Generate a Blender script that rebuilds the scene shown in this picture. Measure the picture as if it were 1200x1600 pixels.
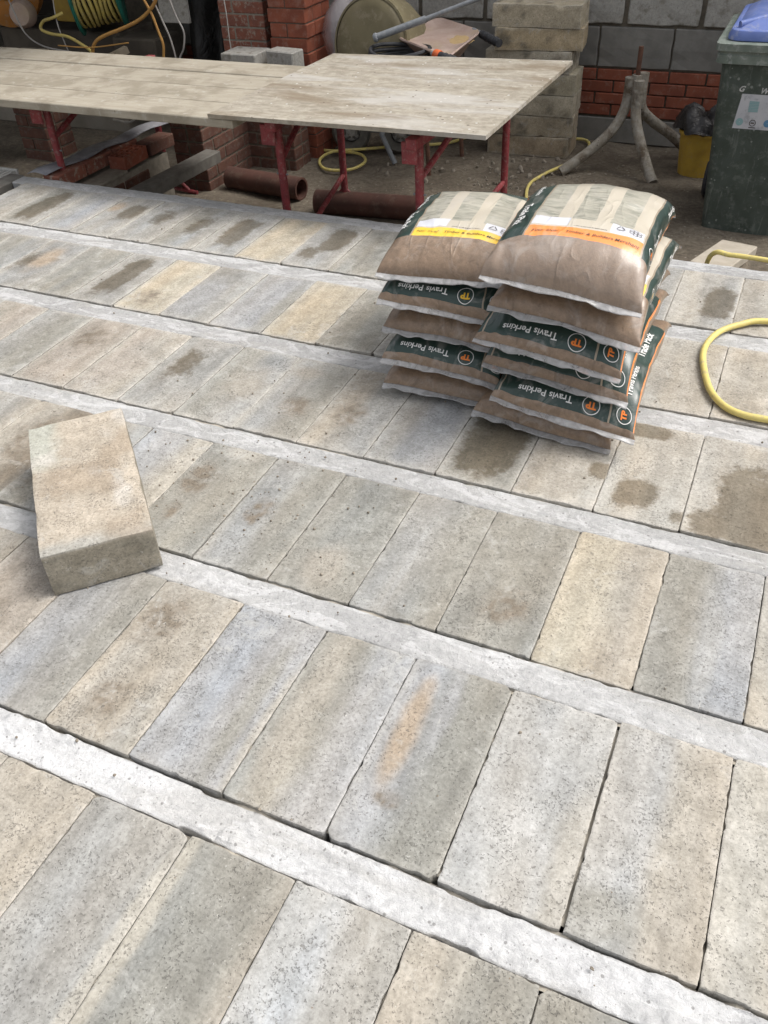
import bpy, bmesh, math, random
import numpy as np
from mathutils import Vector, Matrix, Euler

for o in list(bpy.data.objects): bpy.data.objects.remove(o)
SC = bpy.context.scene
COL = SC.collection
random.seed(7)
rad = math.radians

# ------------------------------------------------------------------ camera
cam_d = bpy.data.cameras.new('camera'); cam = bpy.data.objects.new('camera', cam_d); COL.objects.link(cam)
cam.location = (0, 0, 1.429)
cam.rotation_euler = (rad(49.855), rad(2.570), rad(24.096))
cam_d.sensor_fit = 'VERTICAL'; cam_d.sensor_height = 24.0; cam_d.lens = 19.92
cam_d.clip_start = 0.02; cam_d.clip_end = 1000
SC.camera = cam

# ------------------------------------------------------------------ sky, sun, exposure
SUN_EL, SUN_AZ = rad(56), rad(58)          # azimuth clockwise from +Y
world = bpy.data.worlds.new('World'); SC.world = world; world.use_nodes = True
wn = world.node_tree; wn.nodes.clear()
w_out = wn.nodes.new('ShaderNodeOutputWorld'); w_bg = wn.nodes.new('ShaderNodeBackground')
sky = wn.nodes.new('ShaderNodeTexSky'); sky.sky_type = 'NISHITA'; sky.sun_disc = False
sky.sun_elevation = SUN_EL; sky.sun_rotation = SUN_AZ
sky.air_density = 1.0; sky.dust_density = 6.0; sky.ozone_density = 1.0
hs = wn.nodes.new('ShaderNodeHueSaturation'); hs.inputs['Saturation'].default_value = 0.22
wn.links.new(sky.outputs[0], hs.inputs['Color']); wn.links.new(hs.outputs[0], w_bg.inputs['Color'])
w_bg.inputs['Strength'].default_value = 0.15
wn.links.new(w_bg.outputs[0], w_out.inputs[0])
sun_d = bpy.data.lights.new('sun', 'SUN'); sun_d.energy = 0.9; sun_d.angle = rad(28); sun_d.color = (1.0, 0.95, 0.88)
sun = bpy.data.objects.new('sun', sun_d); COL.objects.link(sun)
sdir = Vector((math.cos(SUN_EL)*math.sin(SUN_AZ), math.cos(SUN_EL)*math.cos(SUN_AZ), math.sin(SUN_EL)))
sun.rotation_euler = sdir.to_track_quat('Z', 'Y').to_euler(); sun.location = (3, -2, 8)
SC.view_settings.view_transform = 'Standard'; SC.view_settings.look = 'None'
SC.view_settings.exposure = 0.56; SC.view_settings.gamma = 1.0; SC.view_settings.use_curve_mapping = False

# ------------------------------------------------------------------ noise in numpy
def _h(ix, iy, iz, s):
    n = (ix.astype(np.int64)*374761393 + iy.astype(np.int64)*668265263 + iz.astype(np.int64)*2147483647 + s*974634777) & 0xffffffff
    n = ((n ^ (n >> 13))*1274126177) & 0xffffffff
    n = ((n ^ (n >> 15))*2246822519) & 0xffffffff
    return ((n ^ (n >> 16)) & 0xffff)/65535.0
def vn(x, y, z=0.0, s=0):
    x = np.asarray(x, float); y = np.asarray(y, float); z = np.asarray(z, float)
    x, y, z = np.broadcast_arrays(x, y, z)
    fx, fy, fz = np.floor(x), np.floor(y), np.floor(z)
    ux, uy, uz = x-fx, y-fy, z-fz
    ux, uy, uz = [u*u*(3-2*u) for u in (ux, uy, uz)]
    r = 0
    for a in (0, 1):
        for b in (0, 1):
            for c in (0, 1):
                r = r + _h(fx+a, fy+b, fz+c, s)*(ux if a else 1-ux)*(uy if b else 1-uy)*(uz if c else 1-uz)
    return r
def fbm(x, y, z=0.0, s=0, o=3):
    r, a, t = 0, 1.0, 0
    for i in range(o):
        r = r + a*vn(x*2**i, y*2**i, z*2**i if not np.isscalar(z) or z else 0.0, s+i*17); t += a; a *= .5
    return r/t
def sstep(a, b, x):
    t = np.clip((x-a)/(b-a), 0, 1); return t*t*(3-2*t)

# ------------------------------------------------------------------ object helpers
def link_mesh(name, me, parent=None, mat=None, loc=None, rot=None):
    o = bpy.data.objects.new(name, me); COL.objects.link(o)
    if mat is not None and not me.materials: me.materials.append(mat)
    if parent is not None: o.parent = parent
    if loc is not None: o.location = loc
    if rot is not None: o.rotation_euler = rot
    return o
def empty(name, loc=(0, 0, 0), rz=0.0):
    o = bpy.data.objects.new(name, None); COL.objects.link(o); o.location = loc; o.rotation_euler = (0, 0, rz)
    o.empty_display_size = 0.05
    return o
def tag(o, label, cat, group=None):
    o['label'] = label; o['category'] = cat
    if group: o['group'] = group
    return o
def struct(o):
    o['kind'] = 'structure'; return o
def mesh_from(verts, faces, smooth=False, name='m'):
    me = bpy.data.meshes.new(name)
    me.from_pydata([tuple(v) for v in verts], [], [tuple(int(i) for i in f) for f in faces])
    if smooth: me.polygons.foreach_set('use_smooth', [True]*len(me.polygons))
    me.update(); return me
def grid_faces(nx, ny, off=0, wrap=False):
    f = []
    for j in range(ny-1):
        for i in range(nx-1):
            a = off+j*nx+i; f.append((a, a+1, a+1+nx, a+nx))
        if wrap:
            a = off+j*nx+nx-1; b = off+j*nx; f.append((a, b, b+nx, a+nx))
    return f
class MB:
    """collects simple shapes into one mesh"""
    def __init__(s): s.bm = bmesh.new()
    def box(s, c, d, rot=None, bev=0.0, seg=1):
        r = bmesh.ops.create_cube(s.bm, size=1.0); vs = r['verts']
        for v in vs: v.co = Vector((v.co.x*d[0], v.co.y*d[1], v.co.z*d[2]))
        if bev:
            es = list({e for v in vs for e in v.link_edges})
            rr = bmesh.ops.bevel(s.bm, geom=es, offset=bev, segments=seg, affect='EDGES', profile=0.5)
            vs = list({v for f in rr['faces'] for v in f.verts} | {v for v in vs if v.is_valid})
            # collect the whole connected island
            st = list(vs); seen = set(vs)
            while st:
                v = st.pop()
                for e in v.link_edges:
                    w = e.other_vert(v)
                    if w not in seen: seen.add(w); st.append(w)
            vs = list(seen)
        M = (Euler(rot).to_matrix() if rot else Matrix.Identity(3))
        for v in vs: v.co = M @ v.co + Vector(c)
        return s
    def tube(s, pts, r, n=10, cap=True, wob=0.0):
        pts = [Vector(p) for p in pts]; rings = []
        rs = r if isinstance(r, (list, tuple)) else [r]*len(pts)
        up = None
        for i, p in enumerate(pts):
            t = (pts[min(i+1, len(pts)-1)]-pts[max(i-1, 0)]).normalized()
            if up is None:
                up = Vector((0, 0, 1)) if abs(t.z) < .9 else Vector((1, 0, 0))
            x = t.cross(up).normalized(); y = x.cross(t).normalized(); up = y
            rings.append([s.bm.verts.new(p + (x*math.cos(2*math.pi*k/n)+y*math.sin(2*math.pi*k/n))*rs[i]*(1+random.uniform(-wob, wob))) for k in range(n)])
        for a, b in zip(rings[:-1], rings[1:]):
            for k in range(n): s.bm.faces.new((a[k], a[(k+1) % n], b[(k+1) % n], b[k]))
        if cap:
            s.bm.faces.new(rings[0][::-1]); s.bm.faces.new(rings[-1])
        return s
    def lathe(s, prof, origin=(0, 0, 0), axis=(0, 0, 1), n=32, close=False):
        q = Vector(axis).normalized().to_track_quat('Z', 'Y'); rings = []
        for r, z in prof:
            rings.append([s.bm.verts.new(Vector(origin)+q @ Vector((r*math.cos(2*math.pi*k/n), r*math.sin(2*math.pi*k/n), z))) for k in range(n)])
        for a, b in zip(rings[:-1], rings[1:]):
            for k in range(n): s.bm.faces.new((a[k], a[(k+1) % n], b[(k+1) % n], b[k]))
        return s
    def loft(s, rings, cap=True):
        R = [[s.bm.verts.new(p) for p in r] for r in rings]; n = len(R[0])
        for a, b in zip(R[:-1], R[1:]):
            for k in range(n): s.bm.faces.new((a[k], a[(k+1) % n], b[(k+1) % n], b[k]))
        if cap: s.bm.faces.new(R[0][::-1]); s.bm.faces.new(R[-1])
        return s
    def quad(s, *p):
        s.bm.faces.new([s.bm.verts.new(q) for q in p]); return s
    def jitter(s, amp, freq=12, seed=0):
        co = np.array([v.co[:] for v in s.bm.verts])
        d = np.stack([vn(co[:, 0]*freq, co[:, 1]*freq, co[:, 2]*freq, seed+i)-.5 for i in range(3)], 1)*2*amp
        for v, dd in zip(s.bm.verts, d): v.co += Vector(dd)
        return s
    def sub(s, n):
        bmesh.ops.subdivide_edges(s.bm, edges=s.bm.edges[:], cuts=n, use_grid_fill=True); return s
    def mesh(s, smooth=False, angle=None):
        bmesh.ops.recalc_face_normals(s.bm, faces=s.bm.faces[:])
        me = bpy.data.meshes.new('m'); s.bm.to_mesh(me); s.bm.free()
        if smooth:
            me.polygons.foreach_set('use_smooth', [True]*len(me.polygons))
            if angle:
                try: me.set_sharp_from_angle(angle=angle)
                except Exception: pass
        return me
    def build(s, name, mat, parent=None, smooth=False, angle=rad(40)):
        return link_mesh(name, s.mesh(smooth, angle), parent, mat)
def circle_pts(c, r, n, z=0): return [(c[0]+r*math.cos(2*math.pi*k/n), c[1]+r*math.sin(2*math.pi*k/n), z) for k in range(n)]
def kinky(pts, amp=.0035, seed=1):
    r = random.Random(seed); return [(p[0]+r.uniform(-amp, amp), p[1]+r.uniform(-amp, amp), p[2]) for p in pts]
def catmull(pts, n=10, closed=False):
    P = [Vector(p) for p in pts]; out = []
    if not closed: P = [P[0]*2-P[1]]+P+[P[-1]*2-P[-2]]
    for i in range(1, len(P)-2):
        for k in range(n):
            t = k/n; a, b, c, d = P[i-1:i+3]
            out.append(0.5*((2*b)+(c-a)*t+(2*a-5*b+4*c-d)*t*t+(3*b-a-3*c+d)*t**3))
    out.append(P[-2]); return out

# ------------------------------------------------------------------ node helpers
class NT:
    def __init__(s, name):
        s.m = bpy.data.materials.new(name); s.m.use_nodes = True; s.t = s.m.node_tree; s.t.nodes.clear()
        s.out = s.n('ShaderNodeOutputMaterial'); s.b = s.n('ShaderNodeBsdfPrincipled')
        s.t.links.new(s.b.outputs[0], s.out.inputs[0])
    def n(s, k, **kw):
        x = s.t.nodes.new(k)
        for a, v in kw.items(): setattr(x, a, v)
        return x
    def inp(s, sock, v):
        if isinstance(v, bpy.types.NodeSocket): s.t.links.new(v, sock)
        elif isinstance(v, (tuple, list)):
            sock.default_value = tuple(v)+(1.0,) if len(v) == 3 and sock.type == 'RGBA' else tuple(v)
        else: sock.default_value = v
    def math(s, op, a, b=0.0, c=None, clamp=False):
        x = s.n('ShaderNodeMath', operation=op, use_clamp=clamp); s.inp(x.inputs[0], a); s.inp(x.inputs[1], b)
        if c is not None: s.inp(x.inputs[2], c)
        return x.outputs[0]
    def mix(s, f, a, b, mode='MIX'):
        x = s.n('ShaderNodeMix', data_type='RGBA', blend_type=mode); s.inp(x.inputs[0], f); s.inp(x.inputs[6], a); s.inp(x.inputs[7], b)
        return x.outputs[2]
    def ramp(s, f, *st):
        x = s.n('ShaderNodeMapRange', interpolation_type='SMOOTHSTEP'); s.inp(x.inputs[0], f)
        x.inputs[1].default_value, x.inputs[2].default_value = st[0], st[1]
        if len(st) > 2: x.inputs[3].default_value, x.inputs[4].default_value = st[2], st[3]
        return x.outputs[0]
    def coord(s, scale=(1, 1, 1), objrand=True):
        tc = s.n('ShaderNodeTexCoord'); v = s.n('ShaderNodeVectorMath', operation='MULTIPLY'); s.inp(v.inputs[0], tc.outputs['Object']); v.inputs[1].default_value = scale
        if objrand:
            oi = s.n('ShaderNodeObjectInfo'); k = s.math('MULTIPLY', oi.outputs['Random'], 37.0)
            a = s.n('ShaderNodeVectorMath', operation='ADD'); s.inp(a.inputs[0], v.outputs[0]); s.inp(a.inputs[1], k); return a.outputs[0]
        return v.outputs[0]
    def noise(s, vec, scale, detail=3, rough=.5, dist=0.0):
        x = s.n('ShaderNodeTexNoise'); s.inp(x.inputs['Vector'], vec); x.inputs['Scale'].default_value = scale
        x.inputs['Detail'].default_value = detail; x.inputs['Roughness'].default_value = rough; x.inputs['Distortion'].default_value = dist
        return x.outputs[0]
    def voro(s, vec, scale, feature='F1'):
        x = s.n('ShaderNodeTexVoronoi', feature=feature); s.inp(x.inputs['Vector'], vec); x.inputs['Scale'].default_value = scale
        return x
    def bump(s, h, strength=.5, dist=.002, prev=None):
        x = s.n('ShaderNodeBump'); x.inputs['Strength'].default_value = strength; x.inputs['Distance'].default_value = dist; s.inp(x.inputs['Height'], h)
        if prev is not None: s.inp(x.inputs['Normal'], prev)
        return x.outputs[0]
    def attr(s, name): return s.n('ShaderNodeAttribute', attribute_name=name)
    def fin(s, col, rough=.8, normal=None, spec=.3):
        s.inp(s.b.inputs['Base Color'], col); s.inp(s.b.inputs['Roughness'], rough)
        if normal is not None: s.inp(s.b.inputs['Normal'], normal)
        s.b.inputs['Specular IOR Level'].default_value = spec
        return s.m

def mottled(name, c1, c2, scale=20, rough=.8, bump=.3, bscale=120, bdist=.001, spec=.3, dust=None, dustamt=.5, c3=None, world=False, metal=0.0, specks=None, speck_scale=45):
    t = NT(name); v = t.coord(objrand=not world)
    n = t.noise(v, scale, 5, .6)
    col = t.mix(t.ramp(n, .35, .65), c1, c2)
    if c3 is not None: col = t.mix(t.ramp(t.noise(v, scale*.37, 3), .52, .7), col, c3)
    if dust is not None:
        d = t.noise(v, scale*2.3, 6, .7); col = t.mix(t.math('MULTIPLY', t.ramp(d, .5, .66), dustamt), col, dust)
    if specks is not None:
        vk = t.voro(v, speck_scale); sk_ = t.n('ShaderNodeSeparateColor'); t.inp(sk_.inputs[0], vk.outputs['Color'])
        gk = t.math('MULTIPLY', t.math('LESS_THAN', vk.outputs['Distance'], t.math('MULTIPLY', sk_.outputs[1], .38)), t.math('GREATER_THAN', sk_.outputs[0], t.ramp(t.noise(v, 5, 2), .4, .65, .97, .72)))
        col = t.mix(t.math('MULTIPLY', gk, .75), col, specks)
        st_ = t.noise(t.coord((3, 3, .35)), 14, 5, .7, .4); col = t.mix(t.math('MULTIPLY', t.ramp(st_, .58, .70), .45), col, specks)
    nb = t.bump(t.noise(v, bscale, 4, .6), bump, bdist)
    t.b.inputs['Metallic'].default_value = metal
    return t.fin(col, rough, nb, spec)

def block_material():
    t = NT('concrete_block'); v = t.coord()
    col = t.attr('Col').outputs['Color']; wet = t.attr('wet').outputs['Fac']
    # streaky grain along the block and fine mottling
    vs = t.coord((1, .22, 1)); g = t.noise(vs, 55, 4, .6)
    col = t.mix(1.0, col, t.mix(g, (.82, .82, .82), (1.17, 1.17, 1.17)), 'MULTIPLY')
    f = t.noise(v, 130, 4, .75); col = t.mix(1.0, col, t.mix(t.ramp(f, .32, .68), (.82, .815, .80), (1.15, 1.145, 1.135)), 'MULTIPLY')
    # small pits, clustered
    cl = t.noise(v, 14, 3, .6)
    pn = t.noise(v, 210, 2, .5); oi0 = t.n('ShaderNodeObjectInfo'); pth = t.math('SUBTRACT', t.ramp(cl, .35, .7, .73, .60), t.math('MULTIPLY', t.math('FRACT', t.math('MULTIPLY', oi0.outputs['Random'], 7.3)), .05))
    pit = t.math('MULTIPLY', t.math('SUBTRACT', pn, pth), 16.0, clamp=True)
    vw = t.noise(v, 75, 4, .65, .6); big = t.math('MULTIPLY', t.math('SUBTRACT', vw, .66), 14.0, clamp=True)
    pits = t.math('MAXIMUM', pit, t.math('MULTIPLY', big, .8))
    mb = t.noise(v, 22, 5, .6, .3); col = t.mix(1.0, col, t.mix(t.ramp(mb, .32, .68), (.90, .895, .88), (1.085, 1.085, 1.085)), 'MULTIPLY')
    col = t.mix(t.math('MULTIPLY', pits, .32), col, (.10, .095, .085))
    oi = t.n('ShaderNodeObjectInfo'); orr = oi.outputs['Random']
    vg = t.n('ShaderNodeVectorMath', operation='ADD'); dn = t.n('ShaderNodeTexNoise'); t.inp(dn.inputs['Vector'], v); dn.inputs['Scale'].default_value = 150; dn.inputs['Detail'].default_value = 2
    dsc = t.n('ShaderNodeVectorMath', operation='SCALE'); t.inp(dsc.inputs[0], dn.outputs['Color']); dsc.inputs['Scale'].default_value = .016; t.inp(vg.inputs[0], v); t.inp(vg.inputs[1], dsc.outputs[0])
    grit = None; dno = t.noise(v, 11, 3, .6)
    for sc_, th_, den, cc, am in ((200, .30, .80, (.13, .122, .108), .5), (105, .22, .86, (.115, .107, .095), .55), (190, .24, .93, (.52, .51, .48), .45)):
        vq = t.voro(vg.outputs[0], sc_); sq = t.n('ShaderNodeSeparateColor'); t.inp(sq.inputs[0], vq.outputs['Color'])
        dens = t.math('SUBTRACT', den, t.math('MULTIPLY', t.math('SUBTRACT', dno, .5), .7))
        g_ = t.math('MULTIPLY', t.math('LESS_THAN', vq.outputs['Distance'], t.math('MULTIPLY', sq.outputs[1], th_*1.6)), t.math('GREATER_THAN', sq.outputs[0], dens))
        col = t.mix(t.math('MULTIPLY', g_, am), col, cc)
        if cc[0] < .2: grit = g_ if grit is None else t.math('MAXIMUM', grit, g_)
    sc = t.n('ShaderNodeMapping'); t.inp(sc.inputs['Vector'], v); sc.inputs['Rotation'].default_value = (0, 0, .5); sc.inputs['Scale'].default_value = (9, 1.1, 1)
    scn = t.noise(sc.outputs[0], 20, 2, .5, .4); scr = t.math('MULTIPLY', t.ramp(scn, .735, .76), t.ramp(t.noise(v, 7, 2), .5, .62)); col = t.mix(t.math('MULTIPLY', scr, .6), col, (.58, .56, .52))
    smn = t.noise(v, 11, 6, .7, .8); col = t.mix(t.math('MULTIPLY', t.ramp(smn, .56, .70), .42), col, (.50, .49, .46))
    drt = t.noise(v, 17, 6, .72, .5); col = t.mix(t.math('MULTIPLY', t.ramp(drt, .60, .76), t.math('MULTIPLY', orr, .45)), col, (.17, .145, .11))
    # pale aggregate specks
    vo = t.voro(v, 95); pick = t.math('LESS_THAN', vo.outputs['Distance'], t.ramp(t.noise(v, 60, 2), .35, .7, .03, .13))
    sep = t.n('ShaderNodeSeparateColor'); t.inp(sep.inputs[0], vo.outputs['Color'])
    sp = t.math('MULTIPLY', pick, t.math('GREATER_THAN', sep.outputs[0], .72))
    col = t.mix(t.math('MULTIPLY', sp, .6), col, (.56, .54, .49))
    # brown crumbs
    sp2 = t.math('MULTIPLY', pick, t.math('LESS_THAN', sep.outputs[0], .05)); col = t.mix(t.math('MULTIPLY', sp2, .7), col, (.17, .11, .06))
    # damp
    wn_ = t.math('ADD', wet, t.math('MULTIPLY', t.math('SUBTRACT', t.noise(v, 42, 6, .75), .5), .5))
    w = t.ramp(wn_, .42, .60)
    col = t.mix(w, col, t.mix(1.0, col, (.52, .475, .41), 'MULTIPLY'))
    rough = t.math('SUBTRACT', .88, t.math('MULTIPLY', w, .22))
    h = t.math('SUBTRACT', t.math('MULTIPLY', f, .35), t.math('MAXIMUM', pits, t.math('MULTIPLY', grit, .7)))
    nb = t.bump(mb, .5, .004); nb = t.bump(h, .85, .0016, nb); return t.fin(col, rough, nb, .25)

def beam_material():
    t = NT('beam_concrete'); v = t.coord(objrand=True); col = t.attr('Col').outputs['Color']
    f = t.noise(v, 70, 8, .72); col = t.mix(1.0, col, t.mix(t.ramp(f, .3, .7), (.84, .84, .85), (1.1, 1.1, 1.1)), 'MULTIPLY')
    vs = t.coord((.3, 1, 1)); g = t.noise(vs, 60, 5, .7, .5); col = t.mix(t.math('MULTIPLY', t.ramp(g, .56, .72), .45), col, (.36, .36, .37))
    smr = t.coord((.5, 1.3, 1)); sm1 = t.noise(smr, 13, 7, .7, 1.2); col = t.mix(t.math('MULTIPLY', t.ramp(sm1, .50, .56), .35), col, (.74, .74, .74))
    sm2 = t.noise(smr, 8, 7, .75, 1.5); col = t.mix(t.math('MULTIPLY', t.ramp(sm2, .54, .66), .5), col, (.33, .33, .33))
    vk = t.voro(v, 110); sk_ = t.n('ShaderNodeSeparateColor'); t.inp(sk_.inputs[0], vk.outputs['Color']); gk = t.math('MULTIPLY', t.math('LESS_THAN', vk.outputs['Distance'], t.math('MULTIPLY', sk_.outputs[1], .4)), t.math('GREATER_THAN', sk_.outputs[0], t.ramp(t.noise(v, 12, 3), .4, .65, .97, .72)))
    col = t.mix(t.math('MULTIPLY', gk, .6), col, (.17, .165, .155))
    p = t.math('MULTIPLY', t.math('SUBTRACT', t.noise(v, 170, 3, .6), .64), 14.0, clamp=True)
    col = t.mix(t.math('MULTIPLY', p, .6), col, (.16, .155, .15))
    nb = t.bump(t.noise(v, 60, 6, .75, .4), .9, .006); nb = t.bump(t.math('SUBTRACT', t.noise(v, 350, 3, .7), p), .5, .001, nb)
    return t.fin(col, .9, nb, .2)

M = {}
M['block'] = block_material(); M['beam'] = beam_material()
M['void'] = mottled('floor_underside', (.10, .095, .085), (.14, .13, .115), 15)
M['soil'] = None
def soil():
    t = NT('soil'); v = t.coord(objrand=False)
    n = t.noise(v, 3.0, 6, .65); col = t.mix(t.ramp(n, .35, .65), (.13, .108, .082), (.195, .166, .128))
    n2 = t.noise(v, 38, 6, .7); col = t.mix(1.0, col, t.mix(t.ramp(n2, .3, .7), (.72, .72, .72), (1.25, 1.25, 1.25)), 'MULTIPLY')
    vo = t.voro(v, 45); sep = t.n('ShaderNodeSeparateColor'); t.inp(sep.inputs[0], vo.outputs['Color'])
    sp = t.math('MULTIPLY', t.math('LESS_THAN', vo.outputs['Distance'], .25), t.math('GREATER_THAN', sep.outputs[0], .9))
    col = t.mix(t.math('MULTIPLY', sp, .7), col, (.32, .29, .24))
    nb = t.bump(n2, .8, .012); nb = t.bump(t.noise(v, 160, 4, .7), .5, .003, nb)
    return t.fin(col, .92, nb, .2)
M['soil'] = soil()
M['soil_far'] = mottled('distant_ground', (.11, .12, .06), (.17, .15, .10), .4, bump=0)
M['red_brick'] = mottled('red_brick', (.29, .090, .052), (.215, .068, .042), 9, bump=.6, bscale=180, dust=(.42, .30, .24), dustamt=.25)
M['old_brick'] = mottled('old_brick', (.30, .115, .075), (.22, .09, .065), 14, bump=.8, bscale=140, dust=(.40, .34, .28), dustamt=.8)
M['dim_brick'] = mottled('shade_darkened_brick', (.145, .07, .05), (.105, .052, .04), 14, bump=.8, bscale=140, dust=(.17, .145, .12), dustamt=.6)  # brick colour darkened to stand in for shade under the boards
M['mortar'] = mottled('mortar', (.30, .27, .22), (.23, .205, .17), 30, bump=.8, bscale=150)
M['dark_mortar'] = mottled('dark_mortar', (.13, .115, .09), (.18, .155, .12), 30, bump=.8, bscale=150)
M['lt_block'] = mottled('aggregate_block', (.42, .405, .37), (.34, .33, .305), 60, bump=1.0, bscale=260, bdist=.002, c3=(.25, .235, .20), dust=(.16, .15, .13), dustamt=.5)
M['dk_block'] = mottled('engineering_block', (.185, .178, .162), (.24, .23, .21), 7, bump=.6, bscale=220, dust=(.26, .255, .24), dustamt=.35)
M['ply'] = None
def plywood():
    t = NT('plywood'); v = t.coord(objrand=False)
    vs = t.n('ShaderNodeVectorMath', operation='MULTIPLY'); t.inp(vs.inputs[0], v); vs.inputs[1].default_value = (.25, 1, 1)
    n = t.noise(vs.outputs[0], 40, 5, .6); col = t.mix(t.ramp(n, .25, .75), (.29, .26, .21), (.41, .375, .315)); n3 = t.noise(v, 26, 6, .75, .6); col = t.mix(1.0, col, t.mix(t.ramp(n3, .3, .7), (.80, .79, .77), (1.15, 1.15, 1.15)), 'MULTIPLY')
    st = t.noise(vs.outputs[0], 4.2, 5, .6, .4); col = t.mix(t.math('MULTIPLY', t.ramp(st, .47, .62), .6), col, (.50, .485, .46))
    st2 = t.noise(vs.outputs[0], 5.5, 4, .6, .8)
    st3 = t.n('ShaderNodeVectorMath', operation='ADD'); t.inp(st3.inputs[0], vs.outputs[0]); st3.inputs[1].default_value = (4.3, 1.9, 0)
    s2 = t.noise(st3.outputs[0], 4.6, 5, .65, .6); col = t.mix(t.math('MULTIPLY', t.ramp(s2, .50, .66), .75), col, (.20, .155, .105))
    vo = t.voro(v, 40); sep = t.n('ShaderNodeSeparateColor'); t.inp(sep.inputs[0], vo.outputs['Color'])
    near = t.math('LESS_THAN', vo.outputs['Distance'], .22)
    col = t.mix(t.math('MULTIPLY', near, t.math('GREATER_THAN', sep.outputs[0], .93)), col, (.58, .57, .54))
    col = t.mix(t.math('MULTIPLY', near, t.math('LESS_THAN', sep.outputs[0], .05)), col, (.13, .10, .08))
    nb = t.bump(n, .25, .001)
    return t.fin(col, .8, nb, .2)
M['ply'] = plywood()
def boardmat():
    t = NT('scaffold_board'); v = t.coord((.12, 1, 1))
    n = t.noise(v, 45, 6, .65, .3); col = t.mix(t.ramp(n, .2, .8), (.32, .285, .225), (.42, .38, .31))
    v2 = t.coord(); d = t.noise(v2, 6, 5, .6); col = t.mix(t.math('MULTIPLY', t.ramp(d, .46, .64), .7), col, (.24, .21, .16)); dd = t.noise(v2, 22, 5, .7, .6); col = t.mix(t.math('MULTIPLY', t.ramp(dd, .55, .70), .45), col, (.50, .48, .43))
    d2 = t.noise(v2, 55, 3, .5); col = t.mix(t.math('MULTIPLY', t.ramp(d2, .70, .76), .8), col, (.12, .10, .08))
    return t.fin(col, .8, t.bump(n, .5, .0012), .2)
M['board'] = boardmat()
M['old_timber'] = mottled('grey_timber', (.20, .165, .115), (.28, .24, .18), 9, bump=.5, bscale=90)
M['red_paint'] = mottled('red_painted_steel', (.27, .045, .05), (.19, .035, .04), 22, rough=.55, bump=.4, dust=(.30, .17, .15), dustamt=.7, spec=.4)
M['clay'] = mottled('clay_pipe', (.125, .058, .044), (.09, .046, .036), 8, rough=.7, bump=.3, dust=(.17, .115, .085), dustamt=.5)
M['hose'] = mottled('yellow_hose', (.74, .62, .20), (.64, .53, .18), 16, rough=.5, bump=.3, spec=.4, dust=(.46, .39, .24), dustamt=.7)
M['hose_dirty'] = mottled('dusty_yellow_hose', (.56, .45, .13), (.44, .35, .12), 12, rough=.5, bump=.2, dust=(.38, .32, .2), dustamt=.5)
M['orange_cable'] = mottled('orange_hose', (.50, .28, .08), (.42, .22, .07), 14, rough=.5, bump=.2)
M['grey_cable'] = mottled('pale_cable', (.40, .38, .35), (.30, .28, .26), 14, rough=.5, bump=.2)
M['dpc'] = mottled('damp_proof_strip', (.20, .20, .22), (.27, .27, .29), 14, rough=.5, bump=.4, bscale=60, bdist=.003, dust=(.36, .36, .37), dustamt=.5)
M['lintel'] = mottled('lintel_concrete', (.19, .18, .16), (.14, .13, .115), 18, bump=.5)
M['cem_steel'] = mottled('cement_splashed_steel', (.26, .23, .185), (.35, .325, .28), 26, bump=1.0, bscale=50, bdist=.008, c3=(.13, .10, .07), dust=(.42, .39, .34), dustamt=.5, specks=(.10, .08, .06), speck_scale=70)
M['rust'] = mottled('rusty_steel', (.15, .075, .05), (.10, .055, .04), 40, bump=.6)
M['galv'] = mottled('grey_steel_tube', (.20, .215, .23), (.27, .285, .30), 30, rough=.45, bump=.2, dust=(.36, .35, .33), dustamt=.3)
M['mixer'] = mottled('mixer_drum_paint', (.215, .185, .11), (.17, .145, .085), 7, rough=.75, bump=.4, dust=(.33, .285, .20), dustamt=.5, c3=(.25, .215, .15))
M['tyre'] = mottled('dusty_rubber', (.12, .115, .10), (.17, .16, .14), 20, rough=.8, bump=.4)
M['tray'] = mottled('dusty_pink_tray', (.40, .29, .245), (.48, .37, .32), 7, rough=.6, bump=.3, c3=(.46, .36, .23), dust=(.52, .43, .38), dustamt=.4)
M['sand'] = mottled('yellow_sand', (.46, .33, .17), (.40, .28, .14), 60, bump=.8)
M['black_rub'] = mottled('black_rubber', (.035, .037, .042), (.055, .056, .06), 30, rough=.55, bump=.2)
M['orange_pl'] = mottled('orange_collar', (.75, .17, .05), (.65, .14, .05), 20, rough=.5, bump=.1)
M['bin_green'] = mottled('green_bin_plastic', (.055, .070, .058), (.075, .092, .08), 11, rough=.55, bump=.3, bscale=90, dust=(.20, .22, .20), dustamt=.4, spec=.35, c3=(.085, .105, .09), specks=(.26, .28, .26), speck_scale=60)
M['bin_blue'] = mottled('blue_lid_plastic', (.13, .19, .46), (.17, .23, .52), 9, rough=.45, bump=.2, dust=(.36, .38, .48), dustamt=.6)
M['bin_rim'] = mottled('pale_green_rim', (.22, .25, .22), (.15, .18, .155), 14, rough=.6, dust=(.40, .42, .40), dustamt=.6)
M['bucket'] = mottled('yellow_bucket', (.55, .36, .06), (.46, .29, .05), 12, rough=.5, bump=.2, dust=(.42, .30, .12), dustamt=.5)
def plastic_film(name, col, rough, alpha, bscale=18, bd=.02):
    t = NT(name); v = t.coord(); n = t.noise(v, bscale, 4, .6, 1.5)
    t.b.inputs['Alpha'].default_value = alpha
    return t.fin(t.mix(n, col, tuple(min(1, c*1.3) for c in col)), rough, t.bump(n, .8, bd), .5)
M['binbag'] = plastic_film('black_bin_bag', (.03, .028, .028), .28, 1.0, 30, .01)
M['black_sheet'] = plastic_film('black_polythene', (.017, .016, .015), .5, 1.0, 8, .03)
M['clear_film'] = plastic_film('clear_shrink_film', (.45, .42, .43), .25, .55, 25, .01)
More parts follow.
